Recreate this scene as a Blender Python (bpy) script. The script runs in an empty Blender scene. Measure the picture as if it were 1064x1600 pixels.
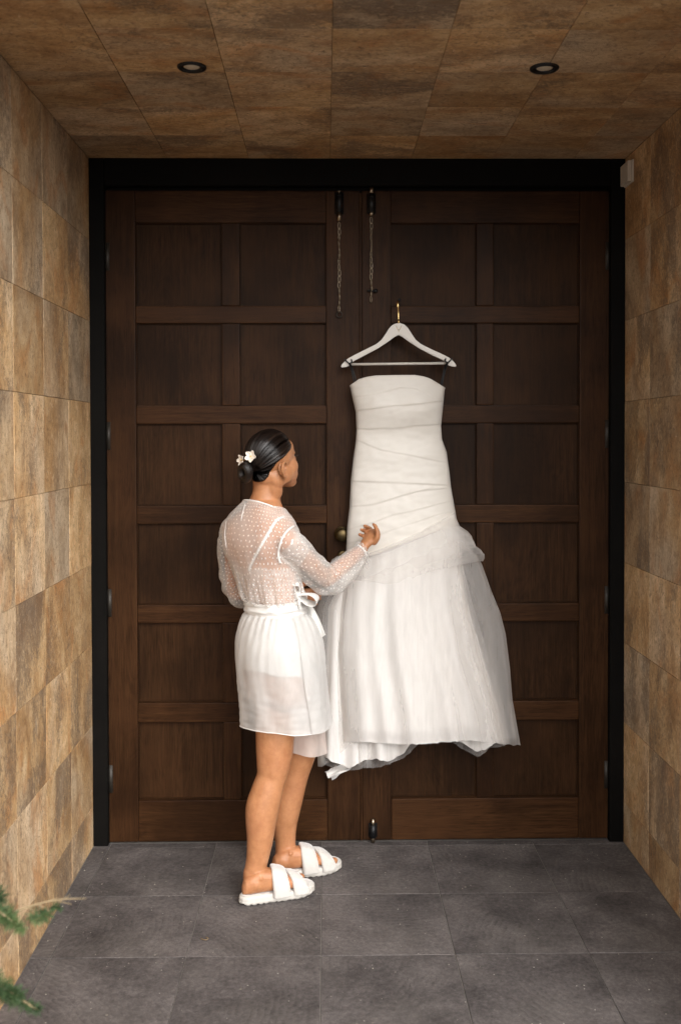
import bpy, bmesh, math, random
import numpy as np
from mathutils import Vector, Matrix, noise as mnoise
random.seed(7); rng = np.random.default_rng(7)
R = math.radians; PI = math.pi
sc = bpy.context.scene; COL = sc.collection

# ---------------------------------------------------------------- camera
PW, PH = 1064.0, 1600.0
CX, CD, CZ = 0.0, 4.1034, 1.6779
YAW, PITCH, ROLL, FPX, SHY = 0.01467, -0.01783, -0.00242, 1569.62, 90.07
def cam_axes():
    fw = Vector((math.sin(YAW)*math.cos(PITCH), math.cos(YAW)*math.cos(PITCH), math.sin(PITCH)))
    r = Vector((math.cos(YAW), -math.sin(YAW), 0)); u = r.cross(fw)
    return r*math.cos(ROLL)+u*math.sin(ROLL), u*math.cos(ROLL)-r*math.sin(ROLL), fw
CR, CU, CF = cam_axes(); CP = Vector((CX, -CD, CZ))
cd = bpy.data.cameras.new('camera'); cam = bpy.data.objects.new('camera', cd); COL.objects.link(cam)
cam.matrix_world = Matrix(((CR.x, CU.x, -CF.x, CP.x), (CR.y, CU.y, -CF.y, CP.y), (CR.z, CU.z, -CF.z, CP.z), (0, 0, 0, 1)))
cd.sensor_width = 36; cd.lens = 36*FPX/1600; cd.shift_y = -SHY/1600; cd.clip_start = .05; cd.clip_end = 600
cd.dof.use_dof = True; cd.dof.focus_distance = 3.75; cd.dof.aperture_fstop = 2.8
sc.camera = cam
def ray(px, py): return CF + CR*((px-PW/2)/FPX) + CU*((PH/2-py-SHY)/FPX)
def at(px, py, Y):                       # point on the depth plane Y that the photograph shows at px, py
    d = ray(px, py); return CP + d*((Y-CP.y)/d.y)
def floor_at(px, py, z=0):
    d = ray(px, py); return CP + d*((z-CP.z)/d.z)

# ---------------------------------------------------------------- world, sun, exposure
SUN_EL, SUN_ROT = R(38), R(152)
w = bpy.data.worlds.new('World'); sc.world = w; w.use_nodes = True
nt = w.node_tree; nt.nodes.clear()
sky = nt.nodes.new('ShaderNodeTexSky'); sky.sky_type = 'NISHITA'; sky.sun_disc = False
sky.sun_elevation = SUN_EL; sky.sun_rotation = SUN_ROT; sky.dust_density = 4; sky.air_density = 1
hs = nt.nodes.new('ShaderNodeHueSaturation'); hs.inputs['Saturation'].default_value = .08
bg = nt.nodes.new('ShaderNodeBackground'); bg.inputs['Strength'].default_value = .15
ow = nt.nodes.new('ShaderNodeOutputWorld')
nt.links.new(sky.outputs[0], hs.inputs['Color']); bg.inputs[0].default_value = (1, 1, 1, 1); nt.links.new(hs.outputs[0], bg.inputs[0]); nt.links.new(bg.outputs[0], ow.inputs[0])
sl = bpy.data.lights.new('sun', 'SUN'); so = bpy.data.objects.new('sun', sl); COL.objects.link(so)
sl.energy = .5; sl.angle = R(80); sl.color = (1, .93, .84)
sdir = Vector((math.sin(SUN_ROT)*math.cos(SUN_EL), math.cos(SUN_ROT)*math.cos(SUN_EL), math.sin(SUN_EL)))
so.rotation_euler = sdir.to_track_quat('Z', 'Y').to_euler(); so.location = (2, -8, 8)
vs = sc.view_settings; vs.view_transform = 'Standard'; vs.look = 'None'; vs.gamma = 1; vs.use_curve_mapping = False
vs.exposure = 1.2
sc.render.engine = 'CYCLES'
sc.cycles.transparent_max_bounces = 24; sc.cycles.max_bounces = 10; sc.cycles.diffuse_bounces = 6
sc.cycles.use_denoising = True

# ---------------------------------------------------------------- material helpers
class M:
    def __init__(s, name):
        s.m = bpy.data.materials.new(name); s.m.use_nodes = True; s.t = s.m.node_tree; s.t.nodes.clear()
        s.out = s.t.nodes.new('ShaderNodeOutputMaterial')
    def n(s, kind, props=None, **inp):
        k = s.t.nodes.new('ShaderNode'+kind)
        for a, v in (props or {}).items(): setattr(k, a, v)
        for a, v in inp.items():
            a = a.replace('_', ' ') if a.replace('_', ' ') in k.inputs else a
            s.set(k.inputs[a], v)
        return k
    def set(s, sock, v):
        if isinstance(v, bpy.types.Node): v = v.outputs[0]
        if isinstance(v, bpy.types.NodeSocket): s.t.links.new(v, sock)
        else:
            if isinstance(v, tuple) and len(v) == 3 and sock.type == 'RGBA': v = v+(1,)
            sock.default_value = v
    def math(s, op, a, b=0, clamp=False):
        k = s.t.nodes.new('ShaderNodeMath'); k.operation = op; k.use_clamp = clamp; s.set(k.inputs[0], a); s.set(k.inputs[1], b); return k.outputs[0]
    def vmath(s, op, a, b=(0, 0, 0)):
        k = s.t.nodes.new('ShaderNodeVectorMath'); k.operation = op; s.set(k.inputs[0], a); s.set(k.inputs[1], b); return k.outputs[0]
    def mix(s, f, a, b, mode='MIX'):
        k = s.t.nodes.new('ShaderNodeMix'); k.data_type = 'RGBA'; k.blend_type = mode
        s.set(k.inputs[0], f); s.set(k.inputs[6], a); s.set(k.inputs[7], b); return k.outputs[2]
    def ramp(s, f, *stops):
        k = s.t.nodes.new('ShaderNodeValToRGB'); e = k.color_ramp.elements
        while len(e) < len(stops): e.new(.5)
        for q, (p, c) in zip(e, stops):
            q.position = p; q.color = (c, c, c, 1) if isinstance(c, (int, float)) else tuple(c)+(1,)
        s.set(k.inputs[0], f); return k.outputs[0]
    def noise(s, vec, scale, detail=4, rough=.55, dist=0):
        k = s.n('TexNoise', Scale=scale, Detail=detail, Roughness=rough, Distortion=dist); s.set(k.inputs['Vector'], vec); return k.outputs['Fac']
    def rnd(s): return s.n('ObjectInfo').outputs['Random']
    def obj(s): return s.n('TexCoord').outputs['Object']
    def uv(s): return s.n('TexCoord').outputs['UV']
    def shifted(s, amt=37.0):
        r = s.rnd(); c = s.n('CombineXYZ', X=s.math('MULTIPLY', r, amt), Y=s.math('MULTIPLY', r, amt*1.7), Z=s.math('MULTIPLY', r, amt*2.3))
        return s.vmath('ADD', s.obj(), c.outputs[0])
    def bump(s, h, strength=.3, dist=.002): return s.n('Bump', Height=h, Strength=strength, Distance=dist).outputs[0]
    def pbr(s, **k):
        b = s.n('BsdfPrincipled')
        for a, v in k.items(): s.set(b.inputs[a.replace('_', ' ')], v)
        s.t.links.new(b.outputs[0], s.out.inputs[0]); return b
    def surf(s, v): s.set(s.out.inputs[0], v); return s.m

def plain(name, col, rough=.5, metal=0, nscale=60, var=.12, bump=.1):
    m = M(name); n = m.noise(m.obj(), nscale)
    c = m.mix(n, tuple(x*(1-var) for x in col), tuple(min(1, x*(1+var)) for x in col))
    m.pbr(Base_Color=c, Roughness=rough, Metallic=metal, Normal=m.bump(n, bump)); return m.m

def travertine(name, stretch, TINT=.8, DARK=.50, GAIN=1.0):
    m = M(name); p = m.shifted(); r = m.rnd()
    ps = m.vmath('MULTIPLY', p, stretch)
    r2 = m.math('FRACT', m.math('MULTIPLY', r, 17.31)); r3 = m.math('FRACT', m.math('MULTIPLY', r, 53.7))
    big = m.noise(ps, 3.6, 4, .5, 1.4); fine = m.noise(ps, 24, 9, .80, 1.2); grit = m.noise(p, 110, 4, .7)
    f = m.math('ADD', m.math('MULTIPLY', big, .50), m.math('MULTIPLY', fine, .50))
    warm = m.ramp(f, (.36, (.20, .108, .043)), (.46, (.33, .198, .090)), (.54, (.42, .278, .140)), (.63, (.53, .385, .225)))
    grey = m.ramp(f, (.36, (.18, .130, .083)), (.46, (.325, .245, .163)), (.54, (.42, .325, .220)), (.64, (.53, .415, .290)))
    patch = m.noise(ps, 2.1, 3, .5, .6)
    g = m.math('ADD', m.math('MULTIPLY', m.math('SUBTRACT', r2, .45), TINT*1.5), m.math('MULTIPLY', m.math('SUBTRACT', patch, .45), 4.0), True)
    c = m.mix(g, warm, grey)
    # ochre iron stains
    st = m.ramp(m.noise(ps, 4.5, 5, .6, 1.2), (.54, 0.), (.66, 1.))
    c = m.mix(m.math('MULTIPLY', st, .5), c, (.36, .150, .040))
    # dark mineral blotches with a fibrous edge
    bl = m.noise(ps, 2.9, 3, .5, 1.0); fib = m.noise(ps, 34, 8, .82, 2.0)
    b = m.math('ADD', bl, m.math('MULTIPLY', m.math('SUBTRACT', fib, .5), 1.25))
    thr = m.math('ADD', DARK, m.math('MULTIPLY', r3, .22))
    dk = m.math('MULTIPLY', m.math('SUBTRACT', b, thr), 9, True)
    c = m.mix(m.math('MULTIPLY', dk, .72), c, m.mix(fib, (.060, .044, .032), (.16, .115, .080)))
    # mottled clay-like clouding at hand scale
    mot = m.noise(ps, 17, 9, .80, 2.2)
    c = m.mix(m.ramp(mot, (.38, .60), (.47, 0.)), c, (.20, .115, .055))
    c = m.mix(m.ramp(mot, (.54, 0.), (.64, .50)), c, (.54, .41, .275))
    # veins
    v = m.math('ABSOLUTE', m.math('SUBTRACT', m.noise(ps, 7.5, 7, .72, 1.0), .5))
    vein = m.ramp(v, (.0, 1.), (.010, 0.))
    c = m.mix(m.math('MULTIPLY', vein, .6), c, (.12, .070, .038))
    pit = m.ramp(m.noise(ps, 95, 4, .7, .6), (.36, 1.), (.42, 0.))
    c = m.mix(m.math('MULTIPLY', pit, .7), c, (.09, .055, .032))
    wh = m.ramp(m.noise(p, 55, 5, .75, 1.), (.60, 0.), (.70, 1.))
    c = m.mix(m.math('MULTIPLY', wh, .5), c, (.62, .52, .41))
    c = m.mix(m.math('MULTIPLY', grit, .3), c, (.25, .16, .09), 'MULTIPLY')
    tone = m.math('MULTIPLY', m.math('ADD', .82, m.math('MULTIPLY', m.math('FRACT', m.math('MULTIPLY', r, 7.77)), .38)), GAIN)
    tc = m.n('CombineXYZ', X=tone, Y=tone, Z=tone).outputs[0]
    c = m.mix(1.0, c, tc, 'MULTIPLY')
    h = m.math('SUBTRACT', m.math('MULTIPLY', fine, .5), m.math('ADD', m.math('MULTIPLY', pit, .8), m.math('MULTIPLY', dk, .4)))
    m.pbr(Base_Color=c, Roughness=m.math('ADD', .42, m.math('MULTIPLY', fine, .25)), Normal=m.bump(h, .55, .004), Specular_IOR_Level=.4)
    return m.m

def basalt(name):
    m = M(name); p = m.shifted(); r = m.rnd()
    r2 = m.math('FRACT', m.math('MULTIPLY', r, 29.7)); r3 = m.math('FRACT', m.math('MULTIPLY', r, 83.1))
    off = m.n('CombineXYZ', X=m.math('MULTIPLY', m.math('SUBTRACT', r2, .5), 1.9), Y=m.math('MULTIPLY', m.math('SUBTRACT', r3, .5), 1.9), Z=0.).outputs[0]
    wv = m.n('TexWave', {'wave_type': 'RINGS', 'rings_direction': 'SPHERICAL', 'wave_profile': 'SAW'}, Scale=15., Distortion=4.5, Detail=4., Detail_Scale=2.2)
    m.set(wv.inputs['Vector'], m.vmath('ADD', m.obj(), off))
    mask = m.ramp(m.noise(p, 4.5, 3), (.46, 0.), (.62, 1.))
    arcs = m.math('MULTIPLY', wv.outputs['Fac'], mask)
    n1 = m.noise(p, 5, 5, .6); n2 = m.noise(p, 70, 6, .75); n3 = m.noise(p, 240, 3, .7)
    f = m.math('ADD', m.math('MULTIPLY', n1, .5), m.math('MULTIPLY', n2, .5))
    c = m.ramp(f, (.36, (.034, .029, .028)), (.5, (.084, .073, .070)), (.63, (.152, .133, .127)))
    c = m.mix(m.math('MULTIPLY', arcs, .30), c, (.19, .168, .158))
    c = m.mix(m.math('MULTIPLY', m.ramp(n3, (.35, 1.), (.5, 0.)), .5), c, (.045, .040, .040))
    vo = m.n('TexVoronoi', Scale=46.); m.set(vo.inputs['Vector'], p)
    vr = m.n('SeparateColor'); m.set(vr.inputs[0], vo.outputs['Color'])
    sp = m.math('MULTIPLY', m.math('LESS_THAN', vo.outputs['Distance'], m.math('MULTIPLY', vr.outputs[0], .13)), m.math('GREATER_THAN', vr.outputs[1], .70))
    c = m.mix(m.math('MULTIPLY', sp, .85), c, (.38, .35, .31))
    vo2 = m.n('TexVoronoi', Scale=21.); m.set(vo2.inputs['Vector'], p)
    vr2 = m.n('SeparateColor'); m.set(vr2.inputs[0], vo2.outputs['Color'])
    sp2 = m.math('MULTIPLY', m.math('LESS_THAN', m.math('ADD', vo2.outputs['Distance'], m.math('MULTIPLY', m.math('SUBTRACT', n2, .5), .12)), .085), m.math('GREATER_THAN', vr2.outputs[1], .86))
    c = m.mix(m.math('MULTIPLY', sp2, .7), c, m.mix(vr2.outputs[0], (.030, .027, .026), (.27, .24, .20)))
    dust = m.ramp(m.noise(m.obj(), 2.6, 5, .6), (.5, 0.), (.75, 1.))
    c = m.mix(m.math('MULTIPLY', dust, .22), c, (.18, .16, .14))
    tone = m.math('ADD', .88, m.math('MULTIPLY', r, .24)); tc = m.n('CombineXYZ', X=tone, Y=tone, Z=tone).outputs[0]
    c = m.mix(1., c, tc, 'MULTIPLY')
    h = m.math('ADD', m.math('ADD', m.math('MULTIPLY', n2, .6), m.math('MULTIPLY', arcs, .5)), m.math('MULTIPLY', n3, .3))
    m.pbr(Base_Color=c, Roughness=.72, Normal=m.bump(h, .6, .004), Specular_IOR_Level=.3); return m.m

def wood(name, axis, dark, mid, light, rough=.42):
    m = M(name); p = m.shifted(11.0); sx = [1., 1., 1.]; sx['XYZ'.index(axis)] = .045
    ps = m.vmath('MULTIPLY', p, tuple(sx))
    g1 = m.noise(ps, 55, 5, .65, .4); g2 = m.noise(ps, 230, 4, .7, .3)
    sw = [1., 1., 1.]; sw['XYZ'.index(axis)] = .16
    cath = m.noise(m.vmath('MULTIPLY', p, tuple(sw)), 9, 3, .5, 1.4)
    ring = m.math('ABSOLUTE', m.math('SINE', m.math('MULTIPLY', cath, 42)))
    f = m.math('ADD', m.math('ADD', m.math('MULTIPLY', g1, .45), m.math('MULTIPLY', g2, .48)), m.math('MULTIPLY', ring, .07))
    c = m.ramp(f, (.27, dark), (.50, mid), (.73, light))
    wear = m.ramp(m.noise(p, 3.2, 4, .6), (.46, 0.), (.68, 1.))
    c = m.mix(m.math('MULTIPLY', wear, .5), c, tuple(x*1.9 for x in mid))
    dim = m.ramp(m.noise(p, 2.4, 3, .5), (.36, .55), (.55, 0.))
    c = m.mix(dim, c, dark)
    pore = m.ramp(g2, (.30, 1.), (.40, 0.))
    c = m.mix(m.math('MULTIPLY', pore, .6), c, tuple(x*.5 for x in dark))
    scr = m.ramp(m.noise(m.vmath('MULTIPLY', p, (1, 1, 3.)), 26, 2, .5, 2.), (.79, 0.), (.83, 1.))
    c = m.mix(m.math('MULTIPLY', scr, .15), c, (.25, .18, .12))
    m.pbr(Base_Color=c, Roughness=m.math('ADD', rough-.06, m.math('MULTIPLY', g1, .15)), Normal=m.bump(f, .2, .0010), Specular_IOR_Level=.09); return m.m

# ---------------------------------------------------------------- object helpers
WO = {}
def tag(o, label=None, cat=None, group=None, kind=None):
    for k, v in (('label', label), ('category', cat), ('group', group), ('kind', kind)):
        if v: o[k] = v
    return o
def thing(name, loc, label, cat, group=None):
    o = bpy.data.objects.new(name, None); COL.objects.link(o); o.empty_display_size = .1
    o.location = loc; WO[o.name] = Vector(loc); return tag(o, label, cat, group)
def org(o): return WO.get(o.name, Vector((0, 0, 0))) if o else Vector((0, 0, 0))
def place(name, me, loc, mat=None, parent=None, rot=None):
    o = bpy.data.objects.new(name, me); COL.objects.link(o)
    if mat and not me.materials: me.materials.append(mat)
    WO[o.name] = Vector(loc)
    if parent: o.parent = parent
    o.location = Vector(loc)-org(parent)
    if rot: o.rotation_euler = rot
    return o
def mesh(name, V, F, smooth=True, uv=None):
    me = bpy.data.meshes.new(name); me.from_pydata([tuple(v) for v in V], [], [tuple(f) for f in F])
    if uv is not None:
        l = me.uv_layers.new(name='UVMap'); idx = np.empty(len(me.loops), dtype=np.int32); me.loops.foreach_get('vertex_index', idx)
        l.data.foreach_set('uv', np.asarray(uv, dtype=np.float32)[idx].ravel())
    me.polygons.foreach_set('use_smooth', [smooth]*len(me.polygons)); me.update(); return me
def world(name, V, F, mat, parent=None, smooth=True, uv=None, loc=None):
    V = np.asarray([tuple(v) for v in V], dtype=float)
    L = Vector(loc) if loc is not None else Vector(((V.min(0)+V.max(0))/2))
    return place(name, mesh(name, V-np.array(L), F, smooth, uv), L, mat, parent)
def box_me(name, sx, sy, sz, bev=.002, seg=1):
    bm = bmesh.new(); bmesh.ops.create_cube(bm, size=1); bmesh.ops.scale(bm, vec=(sx, sy, sz), verts=bm.verts)
    if bev: bmesh.ops.bevel(bm, geom=list(bm.edges), offset=bev, segments=seg, affect='EDGES', profile=.7)
    me = bpy.data.meshes.new(name); bm.to_mesh(me); bm.free(); return me
def boxw(name, lo, hi, mat, parent=None, bev=.002, seg=1):
    lo, hi = Vector(lo), Vector(hi); s = hi-lo
    return place(name, box_me(name, s.x, s.y, s.z, bev, seg), (lo+hi)/2, mat, parent)
class Soup:
    def __init__(s): s.V = []; s.F = []
    def add(s, V, F):
        b = len(s.V); s.V += [tuple(v) for v in V]; s.F += [tuple(i+b for i in f) for f in F]
    def rings(s, rr, cap=True):
        n = len(rr[0]); V = [v for r in rr for v in r]; F = []
        for i in range(len(rr)-1):
            for j in range(n):
                k = (j+1) % n; F.append((i*n+j, i*n+k, (i+1)*n+k, (i+1)*n+j))
        if cap: F.append(tuple(range(n-1, -1, -1))); F.append(tuple((len(rr)-1)*n+j for j in range(n)))
        s.add(V, F)
    def ell(s, c, ax, nu=20, nv=14):
        c = Vector(c); A, B, C = [Vector(a) for a in ax]; rr = []
        for i in range(nv+1):
            t = PI*(i+.02*(i == 0)-.02*(i == nv))/nv
            rr.append([c+C*math.cos(t)+A*math.sin(t)*math.cos(2*PI*j/nu)+B*math.sin(t)*math.sin(2*PI*j/nu) for j in range(nu)])
        s.rings(rr)
    def sph(s, c, r, nu=16, nv=10): s.ell(c, ((r, 0, 0), (0, r, 0), (0, 0, r)), nu, nv)
    def limb(s, pts, rad, n=18, caps=True, sub=6, flat=None, cyc=False):
        P, rd = smooth_path(pts, rad, sub)
        rr = tube_rings(P, rd, n, flat)
        s.rings(rr, True)
        if caps: s.sph(P[0], rd[0]*.99); s.sph(P[-1], rd[-1]*.99)
    def torus(s, c, ax, R1, r1, n=24, k=8):
        c = Vector(c); A, B = [Vector(a).normalized() for a in ax]; N = A.cross(B); V = []; F = []
        for i in range(n):
            a = 2*PI*i/n; d = A*math.cos(a)+B*math.sin(a)
            for j in range(k):
                b = 2*PI*j/k; V.append(c+d*(R1+r1*math.cos(b))+N*r1*math.sin(b))
        for i in range(n):
            for j in range(k): F.append((i*k+j, ((i+1) % n)*k+j, ((i+1) % n)*k+(j+1) % k, i*k+(j+1) % k))
        s.add(V, F)
    def cyl(s, a, b, r, n=16, r2=None):
        a, b = Vector(a), Vector(b); s.rings(tube_rings([a, b], [r, r if r2 is None else r2], n))
    def box(s, c, sx, sy, sz):
        c = Vector(c); V = [c+Vector((x*sx/2, y*sy/2, z*sz/2)) for x in (-1, 1) for y in (-1, 1) for z in (-1, 1)]
        s.add(V, [(0, 1, 3, 2), (4, 6, 7, 5), (0, 4, 5, 1), (2, 3, 7, 6), (0, 2, 6, 4), (1, 5, 7, 3)])
    def out(s, name, mat, parent=None, smooth=True, loc=None): return world(name, s.V, s.F, mat, parent, smooth, loc=loc)
def catmull(K, m):
    K = np.asarray(K, dtype=float); n = len(K); out = []
    for i in range(n-1):
        p0, p1, p2, p3 = K[max(i-1, 0)], K[i], K[i+1], K[min(i+2, n-1)]
        for j in range(m):
            t = j/m
            out.append(.5*((2*p1)+(p2-p0)*t+(2*p0-5*p1+4*p2-p3)*t*t+(3*p1-p0-3*p2+p3)*t**3))
    out.append(K[-1]); return np.array(out)
def smooth_path(pts, rad, sub):
    if not hasattr(rad, '__len__'): rad = [rad]*len(pts)
    K = [list(p)+[r] for p, r in zip(pts, rad)]; o = catmull(K, sub)
    return [Vector(x[:3]) for x in o], [x[3] for x in o]
def tube_rings(P, rd, n, flat=None):
    rr = []; up = None
    for i, p in enumerate(P):
        t = (P[min(i+1, len(P)-1)]-P[max(i-1, 0)]).normalized()
        if up is None:
            up = Vector((0, 0, 1)) if abs(t.z) < .8 else Vector((0, 1, 0))
        a = (up-t*up.dot(t)).normalized(); b = t.cross(a); up = a
        f = flat or (1, 1)
        rr.append([p+a*(rd[i]*f[0]*math.cos(2*PI*j/n))+b*(rd[i]*f[1]*math.sin(2*PI*j/n)) for j in range(n)])
    return rr
def grid(name, fn, nu, nv, mat, parent=None, closed=False, uvs=(1, 1), thick=0, subd=0):
    """fn(u,v)->point, u,v in 0..1; u may close"""
    V = []; UV = []
    cu = nu if closed else nu+1
    for j in range(nv+1):
        for i in range(cu): V.append(fn(i/nu, j/nv)); UV.append((i/nu*uvs[0], j/nv*uvs[1]))
    F = [(j*cu+i, j*cu+(i+1) % cu, (j+1)*cu+(i+1) % cu, (j+1)*cu+i) for j in range(nv) for i in range(nu)]
    o = world(name, V, F, mat, parent, True, UV)
    if thick:
        md = o.modifiers.new('solid', 'SOLIDIFY'); md.thickness = thick; md.offset = 0
    return o
def baked(soup, voxel, it, fac=.5):
    me = mesh('tmp', soup.V, soup.F); o = bpy.data.objects.new('tmp', me); COL.objects.link(o)
    md = o.modifiers.new('r', 'REMESH'); md.mode = 'VOXEL'; md.voxel_size = voxel; md.use_smooth_shade = True
    if it: sm = o.modifiers.new('s', 'SMOOTH'); sm.factor = fac; sm.iterations = it
    dg = bpy.context.evaluated_depsgraph_get(); r = bpy.data.meshes.new_from_object(o.evaluated_get(dg))
    bpy.data.objects.remove(o); bpy.data.meshes.remove(me); return r
def lerp_tab(tab, x):
    xs = [t[0] for t in tab]; return float(np.interp(x, xs, [t[1] for t in tab]))
def nz(x, y, z=0): return mnoise.noise(Vector((x, y, z)))
def sstep(a, b, x):
    t = min(1, max(0, (x-a)/(b-a))); return t*t*(3-2*t)

# ================================================================= SETTING
XL, XR, ZC = -0.9554, 1.2242, 2.8079
T = .33                                     # travertine module
PORCH = -1.68                               # front edge of the porch
WT = .012
m_trav_w = travertine('travertine_vertical', (1.3, 1.3, .78), .8, .46, 1.55)
m_trav_c = travertine('travertine_ceiling', (.75, 1.3, 1.3), .40, .46, 1.50)
m_grout = plain('travertine_grout', (.42, .31, .20), .8, 0, 90, .2)
m_fgrout = plain('floor_grout', (.20, .18, .16), .9, 0, 120, .3)
m_basalt = basalt('basalt')
m_plaster = plain('facade_plaster', (.30, .25, .19), .85, 0, 40, .08)
m_pave = plain('pale_paving', (.13, .118, .108), .85, 0, 3, .2)

ground = world('ground', [(-150, -150, -.06), (150, -150, -.06), (150, 150, -.06), (-150, 150, -.06)], [(0, 1, 2, 3)], m_pave, None, False)
tag(ground, kind='structure')
FE = -2.4
floor = boxw('floor', (XL-.3, FE-.002, -.05), (XR+.3, .35, -.0035), m_fgrout, None, 0); tag(floor, kind='structure')
FS, FA, FX = .434, .4512, -.0199
fg = .0028
tile_cache = {}
def tile(name, size, axis, c, mat, parent):
    key = (name, tuple(round(s, 3) for s in size))
    if key not in tile_cache:
        bm = bmesh.new(); bmesh.ops.create_cube(bm, size=1); bmesh.ops.scale(bm, vec=size, verts=bm.verts)
        bmesh.ops.bevel(bm, geom=list(bm.edges), offset=.0010, segments=1, affect='EDGES')
        me = bpy.data.meshes.new(name); bm.to_mesh(me); bm.free(); me.materials.append(mat); tile_cache[key] = me
    return place(name, tile_cache[key], c, None, parent)
xs = [XL]+[x for x in [FX+(k-.0)*FS for k in range(-4, 5)] if XL+.03 < x < XR-.03]+[XR]
ys = [0.03]+[-(FA-FS)]+[-(FA+k*FS) for k in range(0, 6)]
ys = [y for y in ys if y > FE]+[FE]
th = .012
for j in range(len(ys)-1):
    for i in range(len(xs)-1):
        x0, x1, y1, y0 = xs[i], xs[i+1], ys[j], ys[j+1]
        tile('floor_tile', (x1-x0-fg, y1-y0-fg, th), 2, ((x0+x1)/2, (y0+y1)/2, -th/2+random.uniform(-.0006, .0006)), m_basalt, floor)

# ceiling
ceil = boxw('ceiling', (XL-.3, PORCH, ZC+WT-.002), (XR+.3, .35, ZC+.25), m_grout, None, 0); tag(ceil, kind='structure')
g = .0012
cx0 = at(519, 160, 0).x; CA = .3072
cxs = [XL]+[x for x in [.022+k*T for k in range(-5, 6)] if XL+.02 < x < XR-.02]+[XR]
cys = [0.0]+[y for y in [-(CA+k*T) for k in range(0, 8)] if y > PORCH+.02]+[PORCH]
for j in range(len(cys)-1):
    for i in range(len(cxs)-1):
        x0, x1, y1, y0 = cxs[i], cxs[i+1], cys[j], cys[j+1]
        tile('ceiling_tile', (x1-x0-g, y1-y0-g, WT), 2, ((x0+x1)/2, (y0+y1)/2, ZC+WT/2+random.uniform(-.0016, .0004)), m_trav_c, ceil)

# side walls
def side_wall(sx, X, first, label):
    t = thing('porch_wall', (X+sx*.17, PORCH/2, 0), label, 'wall', 'travertine side walls of the porch')
    a, b = sorted((X+sx*(WT-.002), X+sx*.34))
    boxw('core', (a, PORCH+.001, -.05), (b, .3, ZC+.25), m_grout, t, 0)
    zs = [0]+[z for z in [ZC-k*T for k in range(9, 0, -1)] if z > .03]+[ZC]
    yy = [0]+[y for y in [-(first+k*T) for k in range(0, 8)] if y > PORCH+.02]+[PORCH]
    for j in range(len(yy)-1):
        for i in range(len(zs)-1):
            tile('wall_tile', (WT, yy[j]-yy[j+1]-g, zs[i+1]-zs[i]-g), 0,
                 (X+sx*(WT/2+random.uniform(-.0004, .0008)), (yy[j]+yy[j+1])/2, (zs[i]+zs[i+1])/2), m_trav_w, t)
    return t
wl = side_wall(-1, XL, .3426, 'tan travertine tiled side wall left of the double door, beside the green shrub')
wr = side_wall(1, XR, .3192, 'tan travertine tiled side wall right of the double door, carrying the small white box')
# facade beyond the porch (out of the picture, keeps the porch a real recess)
fac = thing('house_facade', (0.13, PORCH, 0), 'plain plastered house front around the tiled porch opening', 'building')
boxw('wall', (XL-3.2, PORCH, -.05), (XL-.342, PORCH+.35, 4.2), m_plaster, fac, 0)
boxw('wall', (XR+.342, PORCH, -.05), (XR+3.2, PORCH+.35, 4.2), m_plaster, fac, 0)
boxw('wall', (XL-.341, PORCH+.002, ZC+.252), (XR+.341, PORCH+.35, 4.2), m_plaster, fac, 0)
boxw('wall', (XL-.341, .30, -.05), (XR+.341, .36, ZC+.25), m_plaster, fac, 0)

# ================================================================= DOOR
m_stile = wood('dark_wood_upright', 'Z', (.0100, .0039, .0015), (.0325, .0137, .0053), (.068, .0300, .0115))
m_rail = wood('dark_wood_crosswise', 'X', (.0110, .0042, .0016), (.0370, .0155, .0059), (.076, .0335, .0126))
m_panel = wood('dark_wood_panel', 'Z', (.0090, .0037, .0014), (.0285, .0122, .0047), (.058, .0262, .0102), .46)
m_frame = wood('black_stained_wood', 'Z', (.0022, .0019, .0016), (.0036, .0031, .0026), (.006, .0052, .0044), .62)
m_black = plain('black_iron', (.008, .008, .009), .45, .3, 120, .3)
m_steel = plain('dull_steel', (.40, .33, .24), .35, 1, 90, .2)
m_brass = plain('aged_brass', (.10, .072, .035), .42, 1, 90, .3)
m_gold = plain('polished_gold', (.85, .62, .28), .22, 1, 90, .1)
m_hinge = plain('dark_bronze_hinge', (.030, .024, .018), .5, .3, 90, .3)
m_gap = plain('dark_gap', (.004, .004, .004), .9)
YD = .028                                   # door face
def X_(px, py=800, Y=YD): return at(px, py, Y).x
def Z_(py, px=532, Y=YD): return at(px, py, Y).z
fr = thing('door_frame', (0.13, .06, 0), 'black timber frame with deep head beam around the double door', 'door frame')
xj0, xj1 = at(165.5, 700, 0).x, at(953, 700, 0).x
zh = at(540, 290, 0).z
boxw('jamb', (XL-.001, 0, 0), (xj0, .12, ZC), m_frame, fr, .003)
boxw('jamb', (xj1, 0, 0), (XR+.001, .12, ZC), m_frame, fr, .003)
boxw('head', (xj0+.0005, .0, zh), (xj1-.0005, .12, ZC), m_frame, fr, .003)
boxw('stop', (xj0-.006, .050, 0), (xj0+.012, .125, zh), m_frame, fr, .002)
boxw('stop', (xj1-.012, .050, 0), (xj1+.006, .125, zh), m_frame, fr, .002)
boxw('head_stop', (xj0+.012, .045, zh-.024), (xj1-.012, .125, zh+.004), m_frame, fr, .002)
boxw('backing', (xj0-.02, .13, -.03), (xj1+.02, .16, ZC), m_gap, fr, 0)
zt, zb = Z_(298), .006
rows = [(Z_(a, 361), Z_(b, 361)) for a, b in ((348, 478), (505, 634), (662, 790), (818, 945), (973, 1098), (1128, 1250))]
DT = .045
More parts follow.
